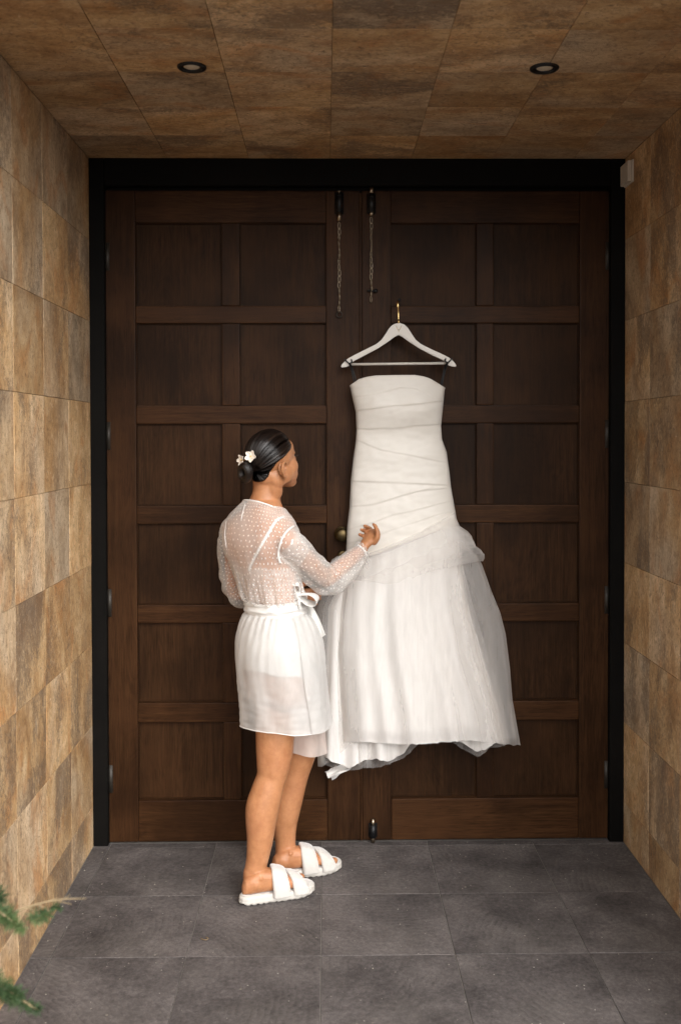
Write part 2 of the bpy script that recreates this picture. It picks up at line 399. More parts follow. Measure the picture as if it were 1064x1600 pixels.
def leaf(sx, x0, x1, pcols, label):
    t = thing('door_leaf', ((x0+x1)/2, YD+DT/2, 0), label, 'door', 'leaves of the panelled double door')
    (a0, a1), (b0, b1) = pcols
    yb = YD+DT
    boxw('stile', (x0, YD, zb), (a0, yb, zt), m_stile, t, .0045, 2)
    boxw('stile', (b1, YD, zb), (x1, yb, zt), m_stile, t, .0045, 2)
    boxw('rail', (a0+.0006, YD+.0006, rows[0][0]), (b1-.0006, yb, zt), m_rail, t, .0045, 2)
    boxw('rail', (a0+.0006, YD+.0006, zb), (b1-.0006, yb, rows[-1][1]), m_rail, t, .0045, 2)
    for k in range(5):
        boxw('rail', (a0+.0006, YD+.0006, rows[k+1][0]), (b1-.0006, yb, rows[k][1]), m_rail, t, .0045, 2)
    for k in range(6):
        zt_, zb_ = rows[k]
        boxw('mullion', (a1, YD+.0012, zb_+.0006), (b0, yb, zt_-.0006), m_stile, t, .0045, 2)
        for (p0, p1) in pcols:
            boxw('panel', (p0+.0012, YD+.0245, zb_+.0012), (p1-.0012, yb-.006, zt_-.0012), m_panel, t, 0)
            sp = Soup()                      # thin bead round the panel
            bw = .004
            for (lo, hi) in (((p0, zb_), (p1, zb_+bw)), ((p0, zt_-bw), (p1, zt_)), ((p0, zb_+bw), (p0+bw, zt_-bw)), ((p1-bw, zb_+bw), (p1, zt_-bw))):
                sp.box(((lo[0]+hi[0])/2, YD+.0195, (lo[1]+hi[1])/2), hi[0]-lo[0]-.001, .010, hi[1]-lo[1]-.001)
            sp.out('bead', m_panel, t, False)
    hx = x0-.004 if sx < 0 else x1+.004
    for py in ((401, 681, 942, 1217) if sx < 0 else (400, 678, 937, 1210)):
        z = Z_(py, 167 if sx < 0 else 952); s = Soup()
        s.cyl((hx, YD-.004, z-.058), (hx, YD-.004, z+.058), .0075, 12)
        for q in range(4): s.cyl((hx, YD-.004, z-.047+q*.0235), (hx, YD-.004, z-.0235+q*.0235-.0015), .0084, 12)
        s.sph((hx, YD-.004, z+.061), .0075); s.sph((hx, YD-.004, z-.061), .0075)
        s.box((hx-sx*.013, YD-.001, z), .020, .004, .114)
        s.out('hinge', m_hinge, t)
    return t
def cols(a, b, c, d): return ((X_(a), X_(b)), (X_(c), X_(d)))
lx0, lx1, rx0, rx1 = X_(167), X_(562.6), X_(566), X_(951.5)
dl = leaf(-1, lx0, lx1, cols(214, 348, 376, 510.5), 'left dark wooden door leaf with twelve square panels and the brass knob, behind the woman')
dr = leaf(1, rx0, rx1, cols(611, 744.5, 771, 904.5), 'right dark wooden door leaf with twelve square panels, carrying the hung white dress')
boxw('astragal', (lx1-.001, YD-.006, zb), (rx0-.001, YD+.02, zt-.01), m_stile, dl, .003, 2)
def chain(sub, px, py0, py1, Y, bolt, ringed):
    za, zb2 = Z_(py0, px, Y), Z_(py1, px, Y); x = X_(px, 400, Y); n = max(3, int(round((za-zb2)/.0235)))
    s = Soup(); L = (za-zb2)/n
    for k in range(n):
        z = za-(k+.5)*L; w_ = .0048; tw = k*1.2+.3*math.sin(k*2.1); d = Vector((math.cos(tw), math.sin(tw)*.8, 0))
        if k % 2: d = Vector((-math.sin(tw), math.cos(tw)*.8, 0))
        c = Vector((x+.0012*math.sin(k*1.7), Y, z)); pts = []
        for q in range(12):
            a = 2*PI*q/12; pts.append(c+d*(w_*math.cos(a))+Vector((0, 0, 1))*((L*.62)*math.sin(a)))
        s.rings(tube_rings(pts+[pts[0]], [.00125]*13, 6), False)
    s.out('chain', m_steel, bolt)
    if ringed:
        s = Soup(); s.torus((x, Y, zb2-.012), ((1, 0, 0), (0, 0, 1)), .0115, .0022); s.out('pull_ring', m_hinge, bolt)
def top_bolt(leaf_, px, y0, y1, yend, tip, ringed):
    x = X_(px, 320); z0, z1 = Z_(y1, px), Z_(y0, px); s = Soup()
    s.box((x, YD-.0025, (z0+z1)/2), .036, .005, z1-z0)
    s.cyl((x, YD-.016, z0+.004), (x, YD-.016, z1-.004), .0125, 16)
    for q in (.2, .8): s.torus((x, YD-.016, z0+(z1-z0)*q), ((1, 0, 0), (0, 1, 0)), .0128, .002)
    b = s.out('bolt', m_black, leaf_)
    s = Soup(); s.cyl((x, YD-.016, z0+.006), (x, YD-.016, z0-(.030 if not tip else .012)), .0078, 14)
    s.out('bolt_rod', m_steel, b)
    s = Soup(); s.cyl((x, YD-.016, z1-.006), (x, YD-.016, z1+(.026 if tip else .004)), .0078, 14)
    s.out('bolt_tip', m_steel, b)
    chain(s, px, y1+(13 if not tip else 6), yend, YD-.014, b, ringed)
    return b
top_bolt(dl, 530, 301, 335, 487, False, True)
b2 = top_bolt(dr, 580, 303, 334, 472, True, False)
s = Soup(); xx, zz = X_(582, 455), Z_(455, 581)
s.cyl((xx-.017, YD-.012, zz), (xx+.020, YD-.012, zz), .0042, 10); s.sph((xx+.012, YD-.012, zz), .009); s.sph((xx-.016, YD-.012, zz), .006)
s.cyl((xx, YD-.012, zz), (xx, YD+.003, zz), .005, 10)
s.out('chain_peg', m_black, dr)
# foot bolt on the right leaf
x = X_(582.5, 1300); z0, z1 = .004, Z_(1285, 582); s = Soup()
s.box((x, YD-.0025, (z0+z1)/2+.008), .036, .005, z1-z0-.02)
s.cyl((x, YD-.016, z0+.018), (x, YD-.016, z1-.004), .0125, 16)
fb = s.out('foot_bolt', m_black, dr)
s = Soup(); s.cyl((x, YD-.016, z1-.01), (x, YD-.016, z1+.020), .0075, 14)
s.out('bolt_rod', m_steel, fb)
s = Soup(); s.cyl((x, YD-.016, z0-.001), (x, YD-.016, z0+.03), .0075, 14)
s.out('bolt_tip', m_steel, fb)
# knob and lower lock rose on the left leaf
kx, kz = X_(534, 834), Z_(834, 534); s = Soup()
prof = [(.0, .031), (-.004, .031), (-.007, .028), (-.009, .014), (-.030, .012), (-.036, .020), (-.044, .0275), (-.054, .0285), (-.062, .024), (-.066, .013), (-.067, .002)]
s.rings([[(kx+r*math.cos(2*PI*j/28), YD+dy, kz+r*math.sin(2*PI*j/28)) for j in range(28)] for dy, r in prof]); s.out('door_knob', m_brass, dl)
kx, kz = X_(536, 869), Z_(869, 536); s = Soup()
s.rings([[(kx+r*math.cos(2*PI*j/24), YD+dy, kz+r*math.sin(2*PI*j/24)) for j in range(24)] for dy, r in ((0, .026), (-.006, .026), (-.010, .021), (-.011, .008), (-.009, .002))]); s.out('lock_rose', m_brass, dl)
# nail for the hanger
nx, nzv = X_(621.5, 474), Z_(474, 621.5)
s = Soup(); s.cyl((nx, YD+.01, nzv), (nx, -.052, nzv+.004), .0026, 10); s.cyl((nx, -.050, nzv+.004), (nx, -.053, nzv+.004), .006, 12); s.out('nail', m_black, dr)

# ================================================================= CEILING LIGHTS, WALL BOX
m_lens = plain('frosted_lens', (.62, .55, .44), .3, 0, 200, .15)
def downlight(px, py, label):
    d = ray(px, py); P = CP+d*((ZC-CP.z)/d.z)
    t = thing('ceiling_light', P, label, 'ceiling light', 'recessed ceiling lights in the porch')
    z = P.z; s = Soup(); n = 36
    s.rings([[(P.x+r*math.cos(2*PI*j/n), P.y+r*math.sin(2*PI*j/n), z+dz) for j in range(n)] for r, dz in ((.044, .004), (.0445, -.003), (.042, -.006), (.036, -.007), (.029, -.0055), (.0255, .0003), (.0250, .006))], False)
    s.out('trim_ring', m_black, t)
    s = Soup(); s.rings([[(P.x+r*math.cos(2*PI*j/n), P.y+r*math.sin(2*PI*j/n), z-.0016+dz) for j in range(n)] for r, dz in ((.0258, .002), (.022, -.0005), (.01, -.0016), (.0005, -.002))]); s.out('lens', m_lens, t)
    return t
downlight(300, 104, 'small black rimmed recessed ceiling light above the left door leaf')
downlight(850, 106, 'small black rimmed recessed ceiling light above the right door leaf')
m_whitepl = plain('white_plastic', (.62, .56, .48), .4, 0, 50, .04)
def on_wall(px, py):
    d = ray(px, py); return CP+d*((XR-CP.x)/d.x)
A, B = on_wall(976.5, 279), on_wall(991, 266)
zc_ = on_wall(983, 272).z; hy = abs(A.y-B.y)
wb = thing('sensor_box', (XR, (A.y+B.y)/2, zc_), 'small white plastic box fixed high on the right wall beside the frame', 'sensor box')
yc = (A.y+B.y)/2; hh = .044
boxw('base', (XR-.008, yc-.055, zc_-hh), (XR-.0006, yc+.055, zc_+hh), m_whitepl, wb, .002, 2)
boxw('cover', (XR-.024, yc-.052, zc_-hh+.003), (XR-.0081, yc+.052, zc_+hh-.003), m_whitepl, wb, .005, 3)

# ================================================================= HANGER
m_hang = plain('white_lacquer', (.70, .66, .60), .35, 0, 30, .03, .02)
m_ribbon = plain('black_ribbon', (.006, .006, .007), .5)
YH = -.055
def hp(px, py, Y=YH): return at(px, py, Y)
hg = thing('coat_hanger', hp(622.5, 530), 'white wooden clothes hanger with gold hook hung on the nail in the right door leaf', 'hanger')
half_out = [(622.8, 504.3), (614.5, 506.5), (608.5, 512), (602.5, 521.5), (596, 531), (588, 537.5), (573, 545), (551, 556), (543, 560.5), (538, 565), (533, 571), (533, 574), (540, 573.5), (546.5, 571)]
half_in = [(553, 563.8), (570, 555), (590, 544.5), (606, 534), (616, 526.5), (622.8, 523)]
left = half_out+half_in; right = [(2*622.8-a, b+(-1 if a < 560 else 0)) for a, b in left]
outline = left+right[::-1][1:-1]
bm = bmesh.new(); vsx = [bm.verts.new(hp(a, b)) for a, b in outline]; f = bm.faces.new(vsx)
f.normal_update()
if f.normal.y > 0: f.normal_flip()
r_ = bmesh.ops.extrude_face_region(bm, geom=[f]); bmesh.ops.translate(bm, vec=(0, .013, 0), verts=[v for v in r_['geom'] if isinstance(v, bmesh.types.BMVert)])
bmesh.ops.recalc_face_normals(bm, faces=bm.faces)
bmesh.ops.bevel(bm, geom=[e for e in bm.edges if abs((e.verts[0].co-e.verts[1].co).y) < .001 or True], offset=.0022, segments=2, affect='EDGES')
bmesh.ops.triangulate(bm, faces=[f for f in bm.faces if len(f.verts) > 4])
me = bpy.data.meshes.new('body'); bm.to_mesh(me); bm.free()
me.transform(Matrix.Translation(-org(hg))); place('body', me, org(hg), m_hang, hg)
s = Soup(); s.cyl(hp(547, 569.3, YH+.0065), hp(698.5, 567.6, YH+.0065), .0052, 16); s.out('bar', m_hang, hg)
pts = [hp(622.8, 506), hp(622.6, 496), hp(622.4, 487), hp(622, 480)]
top = hp(621.5, 473)
for k in range(1, 11):
    a = PI*k/10*1.08
    pts.append(Vector((top.x, YH+.017-.017*math.cos(a), top.z-.006+.017*math.sin(a)-.001)))
s = Soup(); s.limb([p+Vector((0, .006, 0)) if i < 3 else p for i, p in enumerate(pts)], .0030, 10); s.cyl(hp(622.8, 507, YH+.006), hp(622.8, 499, YH+.006), .0046, 12)
s.out('hook', m_gold, hg)
s = Soup()
for pl in ([(618.5, 509), (620.5, 513.5), (622.8, 516.5)], [(627, 508.8), (625, 513.5), (622.8, 516.5)], [(622.8, 516), (622.8, 519.5)]):
    P = [hp(a, b, YH-.0004) for a, b in pl]; s.rings(tube_rings(P, [.0008]*len(P), 6))
s.out('emblem', m_gold, hg)

# ================================================================= WEDDING DRESS
def cloth(name, col, rough, trans=0, alpha=1., weave=0, sheen=.3, wr=0, wscale=14, crease=0):
    m = M(name); co = m.obj(); n = m.noise(co, 420, 2, .5); n2 = m.noise(m.vmath('MULTIPLY', co, (1, 1, .35)), wscale, 4, .55, .4)
    c = m.mix(m.math('MULTIPLY', n2, .12), col, tuple(x*.86 for x in col))
    h = m.math('ADD', m.math('MULTIPLY', n, .12), m.math('MULTIPLY', n2, wr))
    if crease:
        n3 = m.noise(m.vmath('MULTIPLY', co, (1, .5, .07)), 75, 5, .65, .6); n4 = m.noise(m.vmath('MULTIPLY', co, (1, .5, .22)), 26, 4, .6, 1.2)
        h = m.math('ADD', h, m.math('ADD', m.math('MULTIPLY', n3, crease), m.math('MULTIPLY', n4, crease)))
        n2 = m.math('ADD', m.math('MULTIPLY', n2, .4), m.math('ADD', m.math('MULTIPLY', n3, .35), m.math('MULTIPLY', n4, .25)))
    b = m.n('BsdfPrincipled'); m.set(b.inputs['Base Color'], c); m.set(b.inputs['Roughness'], rough); m.set(b.inputs['Sheen Weight'], sheen)
    bn = m.bump(h, .35, .006); m.set(b.inputs['Normal'], bn); sh = b.outputs[0]
    if trans:
        t = m.n('BsdfTranslucent', Color=c, Normal=bn); x = m.n('MixShader', Fac=trans); m.t.links.new(sh, x.inputs[1]); m.t.links.new(t.outputs[0], x.inputs[2]); sh = x.outputs[0]
    if alpha < 1:
        a = alpha
        lw = m.n('LayerWeight', Blend=.35); a = m.math('ADD', alpha, m.math('MULTIPLY', lw.outputs['Facing'], (1-alpha)*.75), True)
        a = m.math('MULTIPLY', a, m.math('ADD', .55, m.math('MULTIPLY', n2, .9)), True)
        tr = m.n('BsdfTransparent'); x = m.n('MixShader'); m.set(x.inputs[0], a); m.t.links.new(tr.outputs[0], x.inputs[1]); m.t.links.new(sh, x.inputs[2]); sh = x.outputs[0]
    return m.surf(sh)
m_satin = cloth('ivory_satin', (.70, .66, .60), .46, .0, 1, 0, .2, .25, 16)
m_lining = cloth('ivory_lining', (.88, .845, .81), .55, .0, 1, 0, .3, .5, 12)
m_tulle = cloth('white_tulle', (.90, .87, .84), .7, .45, .16, 0, .3, .5, 10, .30)
m_tulle2 = cloth('dense_white_tulle', (.72, .69, .66), .7, .05, .95, 0, .3, .5, 10, .14)
m_tulle3 = cloth('sheer_tulle', (.90, .87, .84), .7, .45, .24, 0, .3, .5, 10, .38)
YB = -.035
wd = thing('wedding_dress', at(640, 880, -.08), 'strapless white wedding dress with pleated bodice and full tulle skirt hung from the white hanger', 'wedding dress')
BL = [(585, 547), (603, 547), (618, 550), (643, 555.8), (671, 557), (690, 555.8), (716, 552), (753, 548), (793, 546), (822, 542.6), (855, 541), (900, 540)]
BR = [(585, 695), (605, 694.8), (629, 692.4), (666, 688.8), (687, 690.5), (706, 697.5), (737, 701.8), (760, 704.2), (785, 708.5), (811, 713), (840, 717), (900, 722)]
TOP = [(545, 604), (549, 601), (561, 592.6), (573, 589), (587, 587), (617, 586.2), (648, 586), (662, 588.5), (671, 591.5), (684, 599), (695, 606)]
FOLDS = [([(545, 623), (580, 617), (625, 607), (650, 610), (675, 620), (700, 634)], 3.2, 26),
         ([(545, 645), (556, 642.6), (590, 638.6), (627, 634.6), (700, 627)], 5.5, 24),
         ([(545, 672), (616, 670), (655, 667), (700, 661)], 6.0, 27),
         ([(545, 684), (558, 688.6), (595, 703), (653, 716), (705, 725)], 3.4, 26),
         ([(540, 753), (582, 754), (627, 755.7), (670, 758), (710, 760)], 6.5, 34),
         ([(540, 794), (581, 789), (622, 777.5), (666, 767), (712, 763)], 4.6, 26),
         ([(540, 829), (580, 818), (615, 806), (669, 793), (715, 781)], 3.0, 24),
         ([(540, 851), (585, 838), (632, 822), (680, 806), (720, 793)], 2.2, 20)]
SEAM = [(535, 872), (560, 868), (581, 862), (632, 838), (683, 817), (712, 803), (725, 796)]
def fold_disp(px, py):
    d = 0
    for L, amp, h in FOLDS:
        y = lerp_tab(L, px)+1.6*nz(px*.03, h*.37)
        t = (y-py)/h
        amp2 = amp*(.75+.5*nz(px*.02, h*.7))
        if t >= 0: d += amp2*.00075*max(0, 1-t)**1.3*sstep(0, .10, t)
        elif t > -.22: d -= .0003*(1+t/.22)
    return d
def bodice(u, v):
    a = 2*PI*u; c, s_ = math.cos(PI-a), math.sin(a)           # left -> front -> right -> back
    px0 = 621+74*c
    py0 = lerp_tab(TOP, px0)
    if s_ < 0: py0 += 10*min(1, -s_*2)
    py1 = lerp_tab(SEAM, px0)+6
    py = py0+(py1-py0)*v
    l, r = lerp_tab(BL, py), lerp_tab(BR, py)
    px = (l+r)/2+(r-l)/2*c
    dep = .062+.012*math.exp(-((py-640)/30)**2)+.018*sstep(700, 850, py)-.012*math.exp(-((py-678)/22)**2)
    d = 0
    if s_ > 0:
        bust = .010*math.exp(-((py-625)/26)**2)*(math.exp(-((px-585)/26)**2)+math.exp(-((px-658)/26)**2))
        w_ = .0022*nz(px*.035+py*.010, py*.055, 1)+.0012*nz(px*.09+py*.03, py*.12, 4)
        w_ += .0065*max(0, nz((px-py*.4)*.012, (py+px*.25)*.06, 9))*math.exp(-((py-630)/34)**2)
        d = (fold_disp(px, py)+w_)*min(1, s_*3)+bust
        Y = YB-dep*abs(s_)**.75-d
    else:
        Y = YB+.022*abs(s_)**.8
    q = at(px, py, Y)
    # outward swell stays along the ray's plane only sideways a little
    return q+Vector((c*d*.3, 0, 0))
grid('bodice', bodice, 300, 300, m_satin, wd, True)
# a rolled top hem
pts = [bodice(i/120, .0)+Vector((0, 0, -.001)) for i in range(120)]
s = Soup(); s.rings(tube_rings(pts+[pts[0]], [.0017]*121, 8), False); s.out('top_hem', m_satin, wd)

def skirt(name, L, Rr, top, hem, depth, amp, freqs, mat, seed, a0=-.12, a1=1.12, nu=320, nv=130, back=.0, gather=.0, thick=0, ybase=YB, curl=0):
    LP = L; RP = Rr; rs = random.Random(int(seed*10)); ph = [rs.uniform(0, 6.28) for _ in freqs]; wt = [rs.uniform(.5, 1) for _ in freqs]
    def fn(u, v):
        a = PI*(a0+(a1-a0)*u); c, s_ = math.cos(PI-a), math.sin(a)
        pxg = lerp_tab(LP, 1000)+(lerp_tab(RP, 1000)-lerp_tab(LP, 1000))*(c+1)/2
        py0 = lerp_tab(top, min(725, max(535, 541+(713-541)*(c+1)/2)))
        q0 = (lerp_tab(LP, 1100)+lerp_tab(RP, 1100))/2+(lerp_tab(RP, 1100)-lerp_tab(LP, 1100))/2*c
        py1 = lerp_tab(hem, q0)+3.2*nz(q0*.045, seed*3.1)+1.5*nz(q0*.16, seed)
        py = py0+(py1-py0)*v
        l, r = lerp_tab(LP, py), lerp_tab(RP, py)
        px = (l+r)/2+(r-l)/2*c
        d = 0; x = (c+1)/2
        for f_, p_, w_ in zip(freqs, ph, wt):
            d += w_*math.sin(f_*(x+.05*nz(v*1.5+p_, f_*.1))*6.28+p_+2.2*nz(v*1.2, p_+seed)+1.2*v)/math.sqrt(len(freqs))
        env = amp*(.20+.80*v)*max(0, min(1, abs(s_)*1.6+.15))
        d = d*env+.5*amp*nz(x*7, v*2.6, seed+5)*(.3+v)+.0015*nz(x*22, v*7, seed)
        if gather: d += gather*math.exp(-v*5)*nz(x*46, v*3, seed)
        dep = depth(v)
        Y = ybase-(dep*abs(s_)**.8 if s_ > 0 else -.012*abs(s_))-d*(1 if s_ > 0 else .2)
        if curl: Y += curl*sstep(.93, 1, v)
        return at(px, py, min(Y, .012))+Vector((c*d*.15, 0, 0))
    return grid(name, fn, nu, nv, mat, wd, thick=thick)
ML = [(780, 546), (855, 541.5), (900, 538), (960, 531), (1020, 527), (1080, 530), (1165, 537)]
MR = [(780, 708), (811, 713), (850, 718), (900, 722), (940, 728), (1030, 750), (1110, 776), (1165, 789)]
OL = [(780, 546), (852, 541), (866, 531), (875, 518), (900, 507), (950, 491), (1050, 488), (1120, 492), (1160, 496), (1205, 497)]
OR = [(780, 708), (811, 713), (845, 728), (880, 752), (924, 767.6), (957, 781), (991, 789.6), (1041, 796), (1092, 800), (1165, 813), (1200, 814)]
HEM1 = [(530, 1158), (545, 1158), (575, 1160), (629, 1164), (660, 1161), (690, 1160), (724, 1156), (760, 1160), (790, 1164), (815, 1165)]
FQ = [1.7, 3.1, 4.9, 7.3]
skirt('skirt_lining', ML, MR, [(x_, y_-6) for x_, y_ in SEAM], [(x_, y_-5) for x_, y_ in HEM1], lambda v: .058+.018*sstep(0, .1, v)+.060*v, .015, FQ, m_lining, 8)
skirt('tulle_layer', ML, MR, [(x_, y_-3) for x_, y_ in SEAM], HEM1, lambda v: .062+.022*sstep(0, .1, v)+.068*v, .015, FQ, m_tulle2, 8, curl=.010)
skirt('tulle_layer', [(y_, x_-1.5) for y_, x_ in ML], [(y_, x_+3) for y_, x_ in MR], [(x_, y_+28) for x_, y_ in SEAM], [(x_, y_+1) for x_, y_ in HEM1], lambda v: .084+.022*sstep(0, .1, v)+.080*v, .0152, FQ, m_tulle, 8)
HEM_O = [(488, 1196), (497, 1200), (505, 1192), (524, 1180), (540, 1162), (600, 1150), (700, 1148), (760, 1158), (790, 1164), (815, 1165)]
skirt('outer_tulle', OL, OR, [(x_, y_-2) for x_, y_ in SEAM], HEM_O, lambda v: .052+.036*v, .013, [3.1, 5.9, 9.4], m_tulle3, 21, a0=-.05, a1=1.05)
skirt('outer_tulle', [(y_, x_+5) for y_, x_ in OL], [(y_, x_-4) for y_, x_ in OR], [(x_, y_-2) for x_, y_ in SEAM], [(x_, y_-9) for x_, y_ in HEM_O], lambda v: .038+.02*v, .013, [2.6, 4.4, 8.1], m_tulle3, 27, a0=-.02, a1=1.02)
# crumpled under layers below the hem
HEM_U = [(488, 1196), (503, 1192), (520, 1200), (545, 1204), (568, 1201), (585, 1199), (603, 1194), (625, 1184), (646, 1164), (660, 1150), (688, 1150), (700, 1162), (733, 1183), (745, 1176), (757, 1167), (775, 1165), (792, 1161), (815, 1155)]
UL = [(780, 548), (860, 545), (950, 505), (1100, 500), (1210, 498)]; UR = [(780, 706), (860, 716), (950, 740), (1100, 785), (1210, 806)]
skirt('under_layer', UL, UR, [(x_, y_+14) for x_, y_ in SEAM], HEM_U, lambda v: .035+.045*v, .030, [1.3, 2.9, 4.7, 8.3], m_tulle, 31, a0=0, a1=1, nu=420)
skirt('under_layer', [(y_, x_+8) for y_, x_ in UL], [(y_, x_-8) for y_, x_ in UR], [(x_, y_+14) for x_, y_ in SEAM], [(x_, y_-9-7*math.sin(x_*.09)) for x_, y_ in HEM_U], lambda v: .03+.070*v, .032, [1.9, 4.1, 6.7], m_tulle2, 37, a0=0, a1=1, nu=420)
# loose torn-looking tulle tip at the lower left
def tip(u, v):
    px = 542-30*v+(u-.5)*(16-4*v)+2*math.sin(v*9); py = 1196+17*v+(u-.5)*(6+6*v)-3*math.sin(u*PI*3)*v
    return at(px, py, -.06-.014*math.sin(u*7+v*3))
grid('hem_tip', tip, 20, 20, m_tulle2, wd)
# flounce: short gathered tulle over the top of the skirt
FH = [(535, 905), (560, 908), (602, 911), (649, 905), (686, 893), (712, 884), (735, 881), (760, 876)]
FL = [(790, 545), (855, 540.5), (880, 538), (915, 536)]
FR = [(790, 709), (811, 713), (822, 718), (830, 730), (838, 737), (852, 742.5), (862, 752), (866, 757), (873, 756.5), (879, 755), (900, 745)]
def flounce(seed, dy, dep, amp, mat):
    def fn(u, v):
        a = PI*(-.05+1.12*u); c, s_ = math.cos(PI-a), math.sin(a); x = (c+1)/2
        py0 = lerp_tab(SEAM, 541+172*x)-2
        py1 = lerp_tab(FH, 538+218*x)+dy*(.3+x)+8*nz(x*4, seed)
        py = py0+(py1-py0)*v; l, r = lerp_tab(FL, py), lerp_tab(FR, py+dy*.2)+3.5*nz(py*.11, seed)*sstep(820, 832, py)
        px = (l+r)/2+(r-l)/2*c
        rgt = sstep(.55, .95, x); d = amp*(math.sin(v*PI*.98)*(1-rgt)+rgt*math.sin(v*PI*.8))*(.7+.5*nz(x*5, seed))+(.004+.010*rgt)*v*nz(x*9+v, v*2, seed+3)+.0022*nz(x*16, v*3, seed)*(.4+v)*(1-.8*v*(1-rgt))
        d += .016*sstep(.75, 1, x)*math.sin(v*9+seed)*v
        return at(px, py, YB-(.082+dep-.020*(1-sstep(0, .16, v)))*max(0, s_)**.75-d)
    return grid('flounce', fn, 260, 60, mat, wd)
flounce(2.0, 0, .020, .012, m_tulle3)
flounce(5.0, -16, .012, .008, m_tulle)
# black hanging loops from the bodice to the hanger
def loop(name, pl, r=.0029):
    P = [at(a, b, Y) for a, b, Y in pl]; s = Soup(); s.limb(P, r, 8); return s.out(name, m_ribbon, wd)
loop('hanging_loop', [(555, 604, -.05), (552, 592, -.052), (549, 577, -.054), (546, 569, -.066), (544, 566.5, -.066), (538, 561.5, -.064)])
loop('hanging_loop', [(557, 603, -.045), (555, 590, -.046), (550, 575, -.045), (547, 568, -.066), (550, 566, -.068), (549, 562, -.064)])
loop('hanging_loop', [(690, 605, -.05), (692, 592, -.052), (696, 577, -.054), (699, 568, -.066), (702, 564.5, -.066), (706, 560, -.064)])
loop('hanging_loop', [(688, 603, -.045), (691, 590, -.046), (694, 575, -.045), (698, 567, -.066), (695, 564, -.068), (696, 560.5, -.064)])

# ================================================================= PERSON
def frame(phi):
    p = R(phi); return Vector((math.cos(p), math.sin(p), 0)), Vector((math.sin(p), -math.cos(p), 0))
m = M('skin'); co = m.obj(); n1 = m.noise(co, 26, 4, .6); n2 = m.noise(co, 420, 3, .6); n3 = m.noise(co, 7, 2)
c = m.ramp(n1, (.3, (.36, .155, .066)), (.6, (.45, .208, .096))); c = m.mix(m.math('MULTIPLY', m.ramp(n3, (.45, 0.), (.7, 1.)), .3), c, (.40, .155, .085))
c = m.mix(m.math('MULTIPLY', m.ramp(m.noise(co, 60, 5, .7), (.46, 0.), (.62, 1.)), .30), c, (.33, .128, .060))
c = m.mix(m.math('MULTIPLY', m.ramp(n2, (.60, 0.), (.70, 1.)), .2), c, (.26, .11, .05))
m.pbr(Base_Color=c, Roughness=.42, Normal=m.bump(m.math('ADD', n2, m.noise(co, 130, 4, .6)), .22, .0012), Subsurface_Weight=.12, Subsurface_Radius=(.012, .005, .003), Subsurface_Scale=.6, Specular_IOR_Level=.4)
m_skin = m.m
YP = -.40
pc = floor_at(430, 1395); woman = thing('person', (pc.x, YP, 0), 'woman in short white robe with sheer dotted sleeves, reaching out to the hanging dress', 'person')
body = Soup()
Ft, Lt = frame(45); Fh, Lh = frame(36)
def tor(px, py, a, b, F, L, Y=YP, n=28, e=2.3):
    c = at(px, py, Y); out = []
    for j in range(n):
        t = 2*PI*j/n; ct, st = math.cos(t), math.sin(t)
        out.append(c+L*(a*math.copysign(abs(ct)**(2/e), ct))+F*(b*math.copysign(abs(st)**(2/e), st)))
    return out
def blend(k):
    f = (Ft*(1-k)+Fh*k).normalized(); return f, Vector((f.y, -f.x, 0))
TR = [(413, 783, .060, .058, 0), (412, 795, .082, .064, 0), (410, 806, .120, .076, 0), (409, 820, .150, .088, 0), (408, 845, .157, .098, 0), (412, 880, .136, .096, 0), (420, 910, .117, .087, .2),
      (429, 945, .106, .082, .5), (433, 980, .130, .110, .8), (435, 1015, .146, .132, 1), (436, 1055, .148, .126, 1), (438, 1085, .140, .112, 1), (440, 1100, .11, .08, 1)]
tk = catmull(TR, 4); body.rings([tor(r[0], r[1], r[2], r[3], *blend(r[4])) for r in tk])
# back: shoulder blades and a spine furrow come from two soft pads
cb = at(408, 848, YP)
for sg in (-1, 1): body.ell(cb+Lt*(sg*.075)-Ft*.060+Vector((0, 0, .005)), (Lt*.055, Ft*.036, Vector((0, 0, .080))))
# neck
nk = [(416, 735, .050), (417, 752, .0505), (417, 768, .0520), (414, 781, .0575), (411, 795, .070), (410, 806, .085)]
body.rings([tor(a, b, r, r*1.03, Ft, Lt, YP+.012, 24, 2) for a, b, r in [tuple(x) for x in catmull(nk, 4)]])
# arms
SH_R = at(447, 846, YP-.105); EL_R = at(510, 905, -.345); WR_R = at(565, 859, -.225)
SH_L = at(366, 828, YP+.110); EL_L = at(367, 924, YP+.16); WR_L = at(452, 936, YP+.235)
for sh, el, wr in ((SH_R, EL_R, WR_R), (SH_L, EL_L, WR_L)):
    body.limb([sh, sh.lerp(el, .3), sh.lerp(el, .7), el], [.047, .042, .037, .033], 18)
    body.limb([el, el.lerp(wr, .25), el.lerp(wr, .65), wr], [.033, .035, .029, .0235], 18)
    body.sph(sh, .050)
